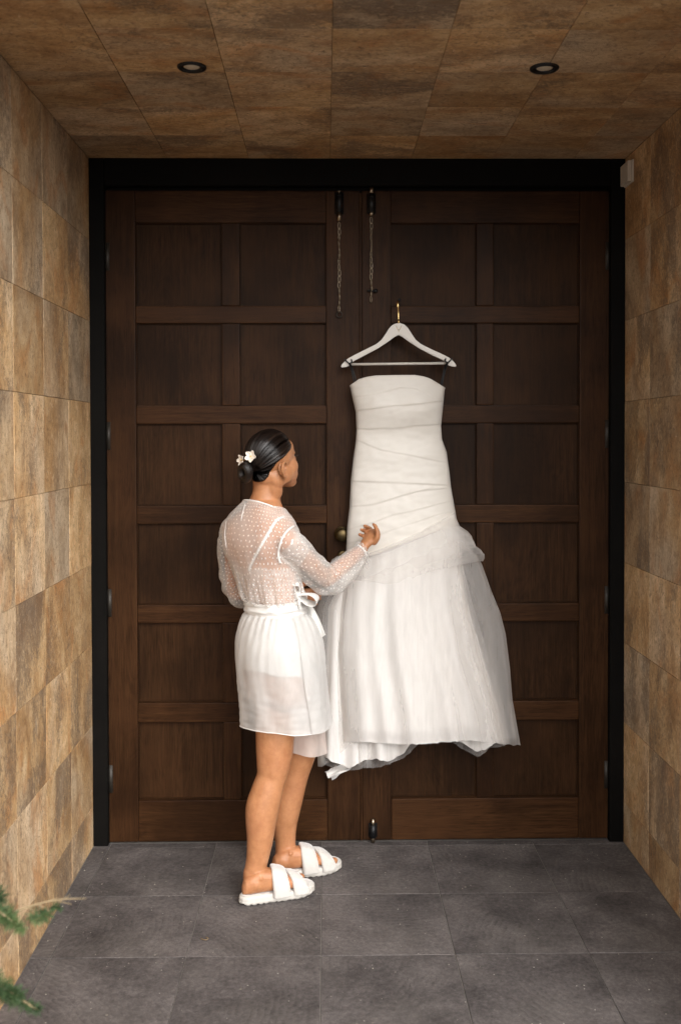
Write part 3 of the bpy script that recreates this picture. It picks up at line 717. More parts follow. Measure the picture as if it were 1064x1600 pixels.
# legs
KN = .062
leg_r = [(434, 1050, .080, -.415), (433, 1095, .078, -.425), (430, 1150, .0715, -.44), (429, 1180, .067, -.445), (427, 1200, .0605, -.45), (424.5, 1214, .0555, -.452), (417, 1238, .0590, -.458), (410.5, 1262, .0620, -.462),
         (408, 1285, .0565, -.466), (406.5, 1312, .0485, -.47), (403, 1338, .0415, -.474), (399, 1358, .0385, -.477), (396.5, 1372, .038, -.478)]
leg_l = [(440, 1050, .084, -.36), (455, 1095, .078, -.34), (467, 1145, .069, -.32), (468, 1172, .065, -.31), (462, 1197, .060, -.30), (457, 1220, .0555, -.295), (451, 1245, .0565, -.290),
         (446, 1270, .0545, -.285), (445, 1292, .046, -.282), (446, 1312, .0395, -.28), (446, 1330, .0385, -.28), (445, 1342, .038, -.278)]
for lg in (leg_r, leg_l): body.limb([at(a, b, Y) for a, b, r, Y in lg], [r for a, b, r, Y in lg], 22, True, 4)
# feet
def foot_frame(ph, pt):
    a, b = floor_at(*ph), floor_at(*pt); d = (b-a); L = d.length; d.normalize(); return a, d, Vector((d.y, -d.x, 0)), L
FR_ = foot_frame((374, 1413), (491, 1392)); FL_ = foot_frame((421, 1376), (533, 1356))
Z0 = .034
for (A0, d, sd, Lg), lg, s_in in ((FR_, leg_r, -1), (FL_, leg_l, 1)):
    o = A0+d*.012; k = (Lg-.034)/.24
    rr = []
    for s_, hw, tp in [(0, .010, .030), (.008, .022, .052), (.025, .030, .066), (.055, .033, .082), (.085, .034, .080), (.115, .037, .074), (.150, .043, .056), (.180, .044, .038), (.200, .041, .027), (.212, .034, .018)]:
        c0 = o+d*(s_*k); ring = []
        for j in range(20):
            t = 2*PI*j/20; cc, ss = math.cos(t), math.sin(t)
            zz = Z0+(tp*.5)+(tp*.5)*math.copysign(abs(ss)**.75, ss)
            ring.append(Vector((c0.x, c0.y, 0))+sd*(hw*math.copysign(abs(cc)**.8, cc))+Vector((0, 0, zz)))
        rr.append(ring)
    body.rings(rr)
    ank = at(lg[-1][0], lg[-1][1], lg[-1][3]); tgt = o+d*.045*k+Vector((0, 0, Z0+.035))
    body.limb([ank+Vector((0, 0, .02)), ank, tgt], [.038, .038, .036], 18)
    for sg in (-1, 1): body.sph(o+d*.058*k+sd*(.0265*sg)+Vector((0, 0, Z0+.058+.008*(sg*s_in > 0))), .0085)
    for q, (off, ln, rad) in enumerate(((-.030, .236, .0125), (-.011, .232, .0092), (.004, .226, .0085), (.018, .216, .0080), (.030, .204, .0075))):
        off *= -s_in
        body.limb([o+d*(.185*k)+sd*(off*.95)+Vector((0, 0, Z0+.018)), o+d*((ln-.012)*k)+sd*off+Vector((0, 0, Z0+rad))], [rad*1.1, rad], 10)
# right hand, palm turned up, finger tips closing
def PH_(a, b, Y): return at(a, b, Y)
yh = -.212
W0 = PH_(566, 857.5, -.222)
hb = [(565.5, 858.5, .0215, .0185, yh-.008), (570, 851.5, .0235, .0165, yh-.004), (575, 845.5, .0290, .0160, yh+.002), (579.5, 839, .0305, .0150, yh+.012), (582.5, 833, .0285, .0135, yh+.028), (583, 828.5, .025, .0115, yh+.042)]
dirp = (PH_(583, 830, yh+.03)-W0).normalized(); wide = Vector((.80, .05, .60)); wide = (wide-dirp*wide.dot(dirp)).normalized(); nrm = dirp.cross(wide)
hk = catmull(hb, 4)
body.rings([[PH_(r[0], r[1], r[4])+wide*(r[2]*math.cos(2*PI*j/20))+nrm*(r[3]*math.sin(2*PI*j/20)) for j in range(20)] for r in hk])
def fing(pts, r0, r1): body.limb([PH_(*p) for p in pts], list(np.linspace(r0, r1, len(pts))), 12, True, 5)
fing([(584.5, 847, yh-.008), (589.5, 840, yh-.018), (590.3, 832, yh-.018), (587.5, 824.5, yh-.012), (583.3, 818.5, yh-.004)], .0130, .0078)           # thumb
fing([(586.5, 831, yh+.044), (588.2, 825.0, yh+.038), (586.2, 820.6, yh+.018), (583.4, 819.8, yh+.008)], .0098, .0074)                                   # index
fing([(581.5, 832, yh+.050), (578.5, 825.5, yh+.050), (573.5, 823.0, yh+.030), (569.2, 821.5, yh+.010)], .0096, .0076)          # middle
fing([(576.5, 836, yh+.048), (573.5, 831, yh+.050), (568.5, 829.2, yh+.030), (564.3, 827.5, yh+.008)], .0092, .0072)          # ring
fing([(572, 841, yh+.040), (569.5, 838, yh+.044), (565.5, 837.0, yh+.024), (561.8, 835.0, yh+.004)], .0084, .0066)            # little
# left hand resting at the dress, mostly behind the bow
dl_ = Vector((.93, .30, .03)).normalized(); up_ = Vector((0, 0, 1)); sdl = dl_.cross(up_)
body.rings([[WR_L+dl_*s_+up_*(w_*math.cos(2*PI*j/18))+sdl*(t_*math.sin(2*PI*j/18)) for j in range(18)] for s_, w_, t_ in ((-.01, .023, .019), (.02, .029, .016), (.05, .036, .0145), (.085, .036, .013))])
for q in range(4):
    z = .027-.018*q; b0 = WR_L+dl_*.075+up_*z; Ls = (.030, .034, .031, .024)[q]
    body.limb([b0, b0+dl_*Ls-sdl*.004, b0+dl_*(Ls*1.75)-sdl*.016-up_*.004, b0+dl_*(Ls*2.1)-sdl*.032-up_*.008], [.0088, .0085, .0078, .0066], 10)
body.limb([WR_L+dl_*.02+up_*.024, WR_L+dl_*.05+up_*.046-sdl*.012, WR_L+dl_*.08+up_*.052-sdl*.024, WR_L+dl_*.10+up_*.048-sdl*.032], [.013, .011, .0095, .0078], 10)
# head
HP = R(11); fy = R(47)
hf = Vector((math.cos(fy)*math.cos(HP), math.sin(fy)*math.cos(HP), math.sin(HP))); hr = Vector((math.sin(fy), -math.cos(fy), 0)); hu = hr.cross(hf)
HC = at(426.5, 719, YP+.015)
def H(f, r, u): return HC+hf*f+hr*r+hu*(u*1.15 if u < 0 else u)
def hell(f, r, u, a, b, c): body.ell(H(f, r, u), (hf*a, hr*b, hu*c), 24, 16)
hell(-.010, 0, .024, .097, .075, .085); hell(.034, 0, -.020, .056, .060, .085); hell(.046, 0, .035, .045, .056, .045)
hell(.038, 0, -.060, .046, .044, .034); hell(.062, 0, -.089, .022, .024, .016)
for sg in (-1, 1):
    hell(.047, sg*.038, -.030, .034, .027, .036); hell(.044, sg*.028, -.060, .038, .026, .030); hell(.058, sg*.017, -.085, .026, .022, .018); hell(.056, sg*.028, -.055, .030, .024, .026); hell(.005, sg*.047, -.046, .048, .022, .036)
    hell(-.028, sg*.042, -.052, .034, .024, .040); hell(-.034, sg*.028, -.085, .030, .024, .045)
    hell(.069, sg*.030, .014, .012, .023, .008)                   # brow
    hell(.073, sg*.032, -.006, .010, .015, .009)                  # eyelid
    hell(.094, sg*.011, -.041, .008, .008, .006)                  # nostril wing
body.limb([H(.086, 0, .008), H(.093, 0, -.014), H(.101, 0, -.033), H(.099, 0, -.041)], [.009, .009, .010, .009], 12)
hell(.085, 0, -.062, .010, .017, .0055); hell(.083, 0, -.071, .010, .015, .0065)
hell(-.045, 0, -.040, .045, .052, .045)
# ears
for sg in (-1, 1):
    e = lambda f, u, o: H(f*1.22-.026, sg*(.0735+o*1.7), u*.90-.010)
    rim = [(.006, -.020, .0), (.010, -.004, .004), (.004, .009, .009), (-.009, .012, .013), (-.019, .004, .015), (-.021, -.012, .014), (-.015, -.028, .010), (-.006, -.040, .006), (.003, -.043, .003), (.006, -.034, .0)]
    body.limb([e(a, b, o_) for a, b, o_ in rim], [.0040]*3+[.0046]*4+[.0056, .0060, .0042], 8, True, 4)
    body.limb([e(.0, -.002, .003), e(-.010, .002, .006), (e(-.014, -.012, .007)), e(-.008, -.026, .004)], .0030, 8)
    body.ell(e(-.007, -.013, .001), (hf*.015, hr*.004, hu*.025)); body.sph(e(.007, -.017, .003), .0038)
me = baked(body, .0024, 4, .5)
def relax(me, wfn, it):
    n = len(me.vertices); P = np.empty(n*3); me.vertices.foreach_get('co', P); P = P.reshape(-1, 3)
    E_ = np.empty(len(me.edges)*2, dtype=np.int64); me.edges.foreach_get('vertices', E_); E_ = E_.reshape(-1, 2)
    w_ = wfn(P)[:, None]; a_ = np.concatenate([E_[:, 0], E_[:, 1]]); b_ = np.concatenate([E_[:, 1], E_[:, 0]])
    deg = np.bincount(a_, minlength=n)[:, None].astype(float)
    for _ in range(it):
        S_ = np.stack([np.bincount(a_, weights=P[b_, k], minlength=n) for k in range(3)], 1)/deg
        P = P+(S_-P)*w_*.6
    me.vertices.foreach_set('co', P.ravel()); me.update()
def wsmooth(P):
    z = P[:, 2]; near_hand = np.exp(-(np.linalg.norm(P-np.array(W0), axis=1)/.13)**4)+np.exp(-(np.linalg.norm(P-np.array(WR_L), axis=1)/.16)**4)
    tor_ = np.clip((z-.62)/.06, 0, 1)*np.clip((1.46-z)/.04, 0, 1); leg_ = .22*np.clip((z-.16)/.06, 0, 1)*(z <= .68)
    return np.clip(np.maximum(tor_, leg_)-near_hand, 0, 1)
relax(me, wsmooth, 90)
def wface(P):
    q = P-np.array(HC); f_ = q@np.array(hf); r_ = q@np.array(hr)
    return np.clip((np.linalg.norm(q, axis=1) < .17)*np.clip((f_-.022)/.02, 0, 1)*.8, 0, 1)
relax(me, wface, 26)
def wjaw(P):
    q = P-np.array(HC); r_ = np.abs(q@np.array(hr)); u_ = q@np.array(hu); f_ = q@np.array(hf)
    return np.clip((-.035-u_)/.02, 0, 1)*(np.linalg.norm(q, axis=1) < .22)*np.clip((.092-np.maximum(r_, f_))/.01, 0, 1)*np.where((r_ > .068) & (u_ > -.075), 0, 1)*.9
relax(me, wjaw, 16)
BODY_P = np.empty(len(me.vertices)*3); me.vertices.foreach_get('co', BODY_P); BODY_P = BODY_P.reshape(-1, 3)
from mathutils.bvhtree import BVHTree
bvh_body = BVHTree.FromPolygons([Vector(v) for v in BODY_P], [tuple(f.vertices) for f in me.polygons])
me.transform(Matrix.Translation(-org(woman))); me.materials.append(m_skin); me.name = 'body'
bo = place('body', me, org(woman), None, woman)
# eyes and lashes
m_eye = plain('eye_white', (.75, .70, .66), .2, 0, 10, .02); m_dark = plain('dark_lash', (.008, .006, .005), .5)
for sg in (-1, 1):
    s = Soup(); s.sph(H(.0695, sg*.032, -.0045), .0115); s.out('eye', m_eye, woman)
    s = Soup()
    for q in range(9):
        b_ = H(.083, sg*(.022+.0026*q), -.003+.001*math.sin(q)); s.rings(tube_rings([b_, b_+hf*.007+hu*.001, b_+hf*.010+hu*.005+hr*(sg*.001*q*.4)], [.0006, .0005, .0002], 5))
    s.out('eyelashes', m_dark, woman)
    s = Soup(); s.limb([H(.0865, sg*.013, .017), H(.0855, sg*.028, .021), H(.074, sg*.045, .018)], [.0022, .0026, .0012], 8); s.out('eyebrow', m_dark, woman)
# hair
m = M('dark_brown_hair'); uvn = m.uv(); st = m.noise(m.vmath('MULTIPLY', uvn, (120., 1.4, 1)), 1., 4, .6); st2 = m.noise(m.vmath('MULTIPLY', uvn, (38., .8, 1)), 1., 3, .5)
c = m.ramp(m.math('ADD', m.math('MULTIPLY', st, .6), m.math('MULTIPLY', st2, .4)), (.35, (.0035, .0022, .0018)), (.55, (.010, .006, .0045)), (.72, (.030, .018, .012)))
tg = m.n('Tangent', {'direction_type': 'UV_MAP', 'uv_map': 'UVMap'})
b = m.pbr(Base_Color=c, Roughness=.36, Normal=m.bump(m.math('ADD', st, st2), .9, .0025), Specular_IOR_Level=.42, Anisotropic=.7, Tangent=tg.outputs[0])
m_hair = m.m
HL = [(-.12, -.064), (-.095, -.066), (-.082, -.060), (-.068, -.040), (-.054, -.014), (-.042, .004), (-.030, .015), (-.014, .017), (.0, .004), (.018, .000), (.040, .012), (.058, .036), (.066, .060), (.069, .085), (.070, .12)]
pole = Vector((-.92, 0, -.30)).normalized()          # local dir towards the bun
ee = Vector((0, 1, 0)); gg = pole.cross(ee).normalized()
cS = Vector((-.010, 0, .010))
def LH(p): return HC+hf*p.x+hr*p.y+hu*p.z
def surf_l(dv):
    a_ = LH(cS); dw = (hf*dv.x+hr*dv.y+hu*dv.z)
    h = bvh_body.ray_cast(a_+dw*.22, -dw)
    return min(.135, (h[0]-a_).length) if h[0] is not None else .09
def hval(p): return p.z-lerp_tab(HL, p.x)
NA, NB = 360, 56
ends = []; rad_ = []
for i in range(NA):
    az = 2*PI*i/NA; q = ee*math.cos(az)+gg*math.sin(az); th_ = .25; last = .1
    while th_ < 2.9:
        dv = pole*math.cos(th_)+q*math.sin(th_); rr_ = surf_l(dv)
        if abs(rr_-last) > .02 and th_ > .3: rr_ = last
        last = rr_
        if hval(cS+dv*rr_) < 0: break
        th_ += .02
    ends.append(th_)
for _ in range(10): ends = [(ends[i-1]+2*ends[i]+ends[(i+1) % NA])/4 for i in range(NA)]
G = np.zeros((NB+1, NA))
for j in range(NB+1):
    for i in range(NA):
        az = 2*PI*i/NA; q = ee*math.cos(az)+gg*math.sin(az); th_ = max(.02, ends[i]*j/NB); G[j, i] = surf_l(pole*math.cos(th_)+q*math.sin(th_))
for _ in range(14):
    Gp = np.vstack([G[:1], G, G[-1:]]); G = (Gp[:-2]+Gp[2:]+2*G+np.roll(G, 1, 1)+np.roll(G, -1, 1))/6
V = []; UV = []
for j in range(NB+1):
    v = j/NB
    for i in range(NA):
        az = 2*PI*i/NA; q = ee*math.cos(az)+gg*math.sin(az); th_ = max(.02, ends[i]*(v+.012*nz(i*.7, 3.3)*v**6))
        dv = pole*math.cos(th_)+q*math.sin(th_)
        lift = .0085-.0100*sstep(.80, 1, v)+.0016*nz(math.cos(az)*9, math.sin(az)*9, v*1.0)+.0011*nz(math.cos(az)*34, math.sin(az)*34, v*1.4)
        p = cS+dv*(G[j, i]+lift)
        V.append(LH(p)); UV.append((i/NA, v))
F = [(j*NA+i, j*NA+(i+1) % NA, (j+1)*NA+(i+1) % NA, (j+1)*NA+i) for j in range(NB) for i in range(NA)]
hair = world('hair', V, F, m_hair, woman, True, UV)
s = Soup()
for q in range(420):
    i = random.randrange(NA); w0 = random.uniform(-6, 6); j1 = random.uniform(.80, 1.03); pts = []
    for k in range(16):
        vv = .10+(j1-.10)*k/15; jj = min(NB, int(vv*NB)); ii = (i+w0*(vv-.5)*.6) % NA; az = 2*PI*ii/NA
        qd = ee*math.cos(az)+gg*math.sin(az); th_ = max(.02, ends[int(ii) % NA]*vv); dv = pole*math.cos(th_)+qd*math.sin(th_)
        pts.append(LH(cS+dv*(G[jj, int(ii) % NA]+.0086-.0088*sstep(.82, 1.0, vv)+.0010*math.sin(q))))
    for _ in range(2): pts = [pts[0]]+[(pts[m_-1]+pts[m_]*2+pts[m_+1])/4 for m_ in range(1, 15)]+[pts[-1]]
    s.rings(tube_rings(pts, [.00045]*14+[.0003, .00015], 4))
hs_ = s.out('hair_strands', m_hair, hair); tag(hs_, kind='stuff')
# back mass that fills the nape, and the coiled bun
V = []; UV = []
def spiral(t):
    a = 2*PI*2.15*t+1.0; rr_ = .0035+.0205*min(1, t*1.25)**.8
    return (-.138-.006*t+.020*(1-t), -.010+rr_*math.cos(a)*1.0, -.012+rr_*math.sin(a)*1.05)
NS = 150; NR = 20
P = [H(*spiral(1-i/NS)) for i in range(NS+1)]; rd = [.0145*(.35+.65*math.sin(PI*min(.5, .1+(1-i/NS)*.9)))*min(1, .25+i/12) for i in range(NS+1)]
rr = tube_rings(P, rd, NR)
V = [v for r_ in rr for v in r_]; UV = [(j/NR*.35, i/NS*3) for i in range(NS+1) for j in range(NR)]
F = [(i*NR+j, i*NR+(j+1) % NR, (i+1)*NR+(j+1) % NR, (i+1)*NR+j) for i in range(NS) for j in range(NR)]
F += [tuple(range(NR-1, -1, -1)), tuple(NS*NR+j for j in range(NR))]
world('bun', V, F, m_hair, hair, True, UV)
s = Soup(); s.ell(H(-.124, -.010, -.012), (hf*.016, hr*.026, hu*.027)); s.out('bun_core', m_hair, hair)
# flower clip above the bun
m_petal = plain('pearl_petal', (.72, .64, .55), .3, .15, 80, .12, .3)
clip = None
for fl, (cf, crr, cu, sc_) in enumerate(((-.112, .010, .036, 1.25), (-.124, -.024, .026, 1.1))):
    c0 = H(cf, crr, cu); nn = (hf*-.75+hr*.38+hu*.35).normalized() if fl == 0 else (hf*-.9-hr*.1+hu*.25).normalized(); t1 = nn.cross(hu).normalized(); t2 = nn.cross(t1)
    for q in range(5):
        a = 2*PI*q/5+.4+fl; dq = t1*math.cos(a)+t2*math.sin(a); sq = nn.cross(dq); V = []; F = []
        for i in range(7):
            x_ = i/6
            for j in range(7):
                y_ = j/6*2-1; wv_ = math.sin(PI*min(1, .12+x_*.80))*.0075*sc_
                V.append(c0+nn*(.006+.006*x_*x_+.0035*y_*y_*x_)+dq*(.002+.0165*sc_*x_)+sq*(y_*wv_))
        F = [(i*7+j, i*7+j+1, (i+1)*7+j+1, (i+1)*7+j) for i in range(6) for j in range(6)]
        if clip is None:
            s = Soup(); s.limb([H(-.104, .024, .028), H(-.116, .0, .031), H(-.120, -.034, .022)], .0022, 8); clip = s.out('hair_clip', m_gold, woman)
        pt = world('petal', V, F, m_petal, clip); md = pt.modifiers.new('s', 'SOLIDIFY'); md.thickness = .0009
    s = Soup(); s.sph(c0+nn*.0085, .0032); s.out('flower_heart', m_gold, clip)

# ---------------------------------------------------------------- robe
m_robe = cloth('white_robe_satin', (.64, .62, .595), .42, .04, .60, 0, .2, .5, 14)
m_sash = cloth('white_sash', (.67, .65, .62), .38, 0, 1, 0, .2, .4, 20)
m_slip = cloth('slip_satin', (.70, .68, .655), .5, 0, 1, 0, .2, .3, 14)
m_seam = plain('white_seam_tape', (.68, .65, .62), .6, 0, 200, .05)
m_blush = cloth('blush_lining', (.80, .70, .64), .6, .3, .72, 0, .2, .3, 14)
# sheer net with woven dots
m = M('dotted_net'); uvn = m.uv()
su = m.n('SeparateXYZ'); m.set(su.inputs[0], m.vmath('MULTIPLY', m.vmath('ADD', uvn, m.vmath('MULTIPLY', m.vmath('SUBTRACT', m.n('TexNoise', Scale=9., Detail=2.).outputs['Color'], (.5, .5, .5)), (.022, .022, 0))), (1/.0168, 1/.0150, 1)))
row = m.math('FLOOR', su.outputs[1]); sh_ = m.math('MULTIPLY', m.math('MODULO', row, 2.), .5)
jit = m.n('TexWhiteNoise', {'noise_dimensions': '2D'}); m.set(jit.inputs['Vector'], m.n('CombineXYZ', X=row, Y=m.math('FLOOR', m.math('ADD', su.outputs[0], sh_)), Z=0.).outputs[0])
jx = m.math('MULTIPLY', m.math('SUBTRACT', jit.outputs['Value'], .5), .16)
fx = m.math('SUBTRACT', m.math('FRACT', m.math('ADD', m.math('ADD', su.outputs[0], sh_), jx)), .5); fy_ = m.math('SUBTRACT', m.math('FRACT', su.outputs[1]), .5)
dd = m.math('ADD', m.math('POWER', m.math('MULTIPLY', m.math('ABSOLUTE', fx), 1/.150), 2.), m.math('POWER', m.math('MULTIPLY', m.math('ABSOLUTE', fy_), 1/.205), 2.))
dot = m.ramp(dd, (.60, 1.), (1.0, 0.))
lw = m.n('LayerWeight', Blend=.42); fold = m.noise(m.vmath('MULTIPLY', m.obj(), (1, 1, .6)), 22, 3, .5)
net = m.math('ADD', m.math('ADD', .25, m.math('MULTIPLY', lw.outputs['Facing'], .42)), m.math('MULTIPLY', m.math('SUBTRACT', fold, .5), .22), True)
al = m.math('MAXIMUM', net, m.math('MULTIPLY', dot, .85), True)
d1 = m.n('BsdfDiffuse', Color=(.84, .81, .77)); d2 = m.n('BsdfTranslucent', Color=(.84, .81, .77)); x1 = m.n('MixShader', Fac=.15)
m.t.links.new(d1.outputs[0], x1.inputs[1]); m.t.links.new(d2.outputs[0], x1.inputs[2])
tr = m.n('BsdfTransparent'); x2 = m.n('MixShader'); m.set(x2.inputs[0], al); m.t.links.new(tr.outputs[0], x2.inputs[1]); m.t.links.new(x1.outputs[0], x2.inputs[2])
m_net = m.surf(x2.outputs[0])
# lace
m = M('white_lace'); uvn = m.uv(); v1 = m.n('TexVoronoi', {'feature': 'DISTANCE_TO_EDGE'}, Scale=85.); wp = m.vmath('ADD', uvn, m.vmath('MULTIPLY', m.n('TexNoise', Scale=30., Detail=3.).outputs['Color'], (.03, .03, 0)))
m.set(v1.inputs['Vector'], wp); fl = m.noise(uvn, 34, 4, .6, 1.5)
al = m.math('MAXIMUM', m.ramp(v1.outputs['Distance'], (.03, .42), (.10, .12)), m.ramp(fl, (.50, 0.), (.60, .5)))
d1 = m.n('BsdfDiffuse', Color=(.84, .81, .77)); tr = m.n('BsdfTransparent'); x2 = m.n('MixShader'); m.set(x2.inputs[0], al); m.t.links.new(tr.outputs[0], x2.inputs[1]); m.t.links.new(d1.outputs[0], x2.inputs[2])
m_lace = m.surf(x2.outputs[0])

def push(o, bvh, mg, rng_=.07):
    off = org(o)
    for v in o.data.vertices:
        p = v.co+off; h = bvh.find_nearest(p, rng_)
        if h[0] is not None:
            d_ = (p-h[0]).dot(h[1])
            if d_ < mg: v.co = h[0]+h[1]*mg-off
    o.data.update(); return o
def tor2(tab, mult=4):
    return catmull(tab, mult)
def ringpt(r, t, ext=0.0):
    F_, L_ = blend(r[4]); c = at(r[0], r[1], YP); e = 2.25
    ct, st = math.cos(t), math.sin(t)
    p = c+L_*((r[2]+ext)*math.copysign(abs(ct)**(2/e), ct))+F_*((r[3]+ext)*math.copysign(abs(st)**(2/e), st))
    if len(r) > 5: p.z -= r[5]*(r[3]*st)
    return p
def ring_interp(T_, v):
    x = v*(len(T_)-1); i = min(int(x), len(T_)-2); return T_[i]*(1-(x-i))+T_[i+1]*(x-i)
robe = grid  # alias used below for cloth grids
RB = tor2([(412, 792, .072, .072, 0, .40), (411, 799, .098, .080, 0, .36), (409, 811, .142, .092, 0, .22), (408, 826, .166, .104, 0, .08), (408, 848, .167, .112, 0, 0), (412, 875, .148, .106, 0, 0),
           (419, 902, .130, .104, .1, 0), (425, 922, .124, .106, .3, 0), (428, 934, .124, .107, .4, 0), (430, 942, .112, .094, .5, 0)], 4)
def robe_top(u, v):
    r = ring_interp(RB, v); t = 2*PI*u
    ex = .0045*nz(math.cos(t)*2.2, math.sin(t)*2.2, v*3.5)+.0035*nz(math.cos(t)*5+v*3, math.sin(t)*5, v*4)
    g_ = sstep(.55, .98, v)*(.005*math.sin(t*31+3*nz(v*3, t))+.0075*math.sin(t*13+2.2*v+2*nz(v*3, t*2)))
    return ringpt(r, t, ex*sstep(0, .25, v)+g_)
rt = push(grid('robe_bodice', robe_top, 200, 110, m_net, woman, True, (.92, .42)), bvh_body, .006)
bvh_robe = BVHTree.FromPolygons([v.co+org(rt) for v in rt.data.vertices], [tuple(f.vertices) for f in rt.data.polygons])
def onto(px, py, bvh, lift=.002):
    d = ray(px, py).normalized(); h = bvh.ray_cast(CP, d)
    return (h[0]+h[1].normalized()*lift*(1 if h[1].dot(d) < 0 else -1), h[1] if h[1].dot(d) < 0 else -h[1]) if h[0] is not None else (at(px, py, YP-.1), Vector((0, -1, 0)))
def tape(name, pl, bvh, wid, mat, lift=.002, parent=None, thick=.0012):
    K = catmull([(a, b) for a, b in pl], 8); P = [onto(a, b, bvh, lift) for a, b in K]
    pts = [p for p, n_ in P]
    for _ in range(2): pts = [pts[0]]+[(pts[i-1]+pts[i]*2+pts[i+1])/4 for i in range(1, len(pts)-1)]+[pts[-1]]
    V = []; F = []
    for i, p in enumerate(pts):
        tg_ = (pts[min(i+1, len(pts)-1)]-pts[max(i-1, 0)]).normalized(); sd_ = tg_.cross(P[i][1]).normalized()
        for k in (-1, -.3, .3, 1): V.append(p+sd_*(wid/2*k)+P[i][1]*(.0006*(1-k*k)))
    for i in range(len(pts)-1):
        for k in range(3): F.append((i*4+k, i*4+k+1, i*4+5+k, i*4+4+k))
    o = world(name, V, F, mat, parent or woman); md = o.modifiers.new('s', 'SOLIDIFY'); md.thickness = thick; return o
# neckline binding
pts = [robe_top(i/80, .005) for i in range(80)]
s = Soup(); s.rings(tube_rings(pts+[pts[0]], [.0030]*81, 8), False); s.out('neck_binding', m_seam, woman)
tape('placket', [(383, 788), (380, 799), (377, 812)], bvh_robe, .005, m_seam, .001)
tape('armhole_seam', [(459, 822), (450, 829), (442, 840), (437, 854), (435, 868), (438, 880)], bvh_robe, .008, m_seam, .003)
tape('armhole_seam', [(354, 815), (352, 828), (352, 842), (354, 856)], bvh_robe, .005, m_seam, .001)
tape('strap', [(444, 808), (433, 813), (424, 826), (414, 843), (403, 863), (394, 880), (390, 891)], bvh_body, .0105, m_slip, .004)
# sleeves
def sleeve(name, path, rad, droop, ulen, seed, cuffw):
    K = catmull([list(p)+[r, d_] for p, r, d_ in zip(path, rad, droop)], 10); P = [Vector(k[:3]) for k in K]; n = len(P)
    fr_ = []; up = Vector((0, 0, 1))
    for i in range(n):
        t = (P[min(i+1, n-1)]-P[max(i-1, 0)]).normalized(); a = (up-t*up.dot(t)).normalized(); fr_.append((t, a, t.cross(a)))
    def fn(u, v):
        x = v*(n-1); i = min(int(x), n-2); f_ = x-i; p = P[i].lerp(P[i+1], f_); r = K[i][3]*(1-f_)+K[i+1][3]*f_; dr = K[i][4]*(1-f_)+K[i+1][4]*f_
        a = fr_[i][1].lerp(fr_[i+1][1], f_).normalized(); b = fr_[i][2].lerp(fr_[i+1][2], f_).normalized(); t = 2*PI*u
        rp = r*(1+.10*nz(math.cos(t)*2+seed, math.sin(t)*2, v*7)+.06*nz(math.cos(t)*4, math.sin(t)*4+seed, v*16))
        rp += .0022*math.sin(t*15+v*6)*(1-sstep(.0, .14, v))+.0026*math.sin(t*13+2*v)*sstep(.74, .97, v)+.0035*math.sin(v*44+2.2*math.cos(t+seed))*math.exp(-((v-.54)/.16)**2)
        return p+a*(rp*math.cos(t))+b*(rp*math.sin(t))-Vector((0, 0, dr*(.5-.5*math.cos(t))))
    return push(grid(name, fn, 96, 130, m_net, woman, True, (.34, ulen)), bvh_body, .0055), fn
slR, fR = sleeve('sleeve', [at(446, 846, -.495), at(459, 857, -.482), at(480, 878, -.435), at(500, 896, -.375), at(516, 903, -.335), at(535, 890, -.300), at(552, 873, -.258), at(563, 862, -.232)],
              [.052, .056, .053, .052, .051, .047, .040, .0285], [0, .002, .010, .016, .018, .018, .014, .003], .60, 1.3, .03)
slL, fL = sleeve('sleeve', [at(364, 828, YP+.11), at(361, 848, YP+.12), at(362, 880, YP+.14), at(366, 908, YP+.155), at(376, 926, YP+.165), at(400, 930, YP+.18), at(428, 933, YP+.21), at(450, 936, YP+.233)],
              [.046, .050, .050, .048, .047, .046, .038, .028], [0, 0, .004, .006, .008, .010, .006, 0], .60, 4.1, .03)
for fn_, ax_ in ((fR, (WR_R-EL_R).normalized()), (fL, (WR_L-EL_L).normalized())):
    pts = [fn_(i/60, 1.) for i in range(60)]
    s = Soup(); s.rings(tube_rings(pts+[pts[0]], [.0042+.0012*math.sin(i*2.4) for i in range(61)], 8), False); s.out('cuff_band', m_seam, woman)
    cen = sum(pts, Vector())/60
    def ruff(u, v, fn_=fn_, ax_=ax_, cen=cen):
        p = fn_(u, 1.); dv = (p-cen).normalized(); return p+ax_*(.016*v)*(.5+.5*math.cos(2*PI*u))-ax_*.030*v*(.5-.5*math.cos(2*PI*u))*0+dv*(.010*v+.004*v*math.sin(u*2*PI*14))-Vector((0, 0, .030*v*(.5-.5*math.cos(2*PI*u))))
    grid('cuff_ruffle', ruff, 120, 6, m_net, woman, True, (.2, .03))
# camisole with lace edge
CM = tor2([(412, 884, .137, .097, 0), (418, 900, .124, .092, .1), (425, 922, .114, .088, .3), (429, 944, .110, .086, .5)], 5)
def cami(u, v):
    t = 2*PI*u; r = ring_interp(CM, v); p = ringpt(r, t, .002)
    p.z += (1-v)*(.006*abs(math.sin(t*17))+.010*nz(math.cos(t)*2, math.sin(t)*2)); return p
push(grid('lace_camisole', cami, 200, 30, m_lace, woman, True, (.8, .15)), bvh_body, .003)
# sash
BE = tor2([(429.5, 935, .113, .096, .5), (430, 943, .1165, .099, .5), (430.5, 951, .1165, .100, .55), (431, 958.5, .116, .101, .6)], 5)
def sash(u, v):
    t = 2*PI*u; r = ring_interp(BE, v); p = ringpt(r, t, .004*math.sin(PI*v)+.0025*nz(math.cos(t)*3, math.sin(t)*3, v*9)+.002*math.sin(v*14+2*math.cos(t)))
    p.z += .014*math.sin(t)*.5; return p
push(grid('sash', sash, 160, 24, m_sash, woman, True, thick=.002), bvh_body, .009)
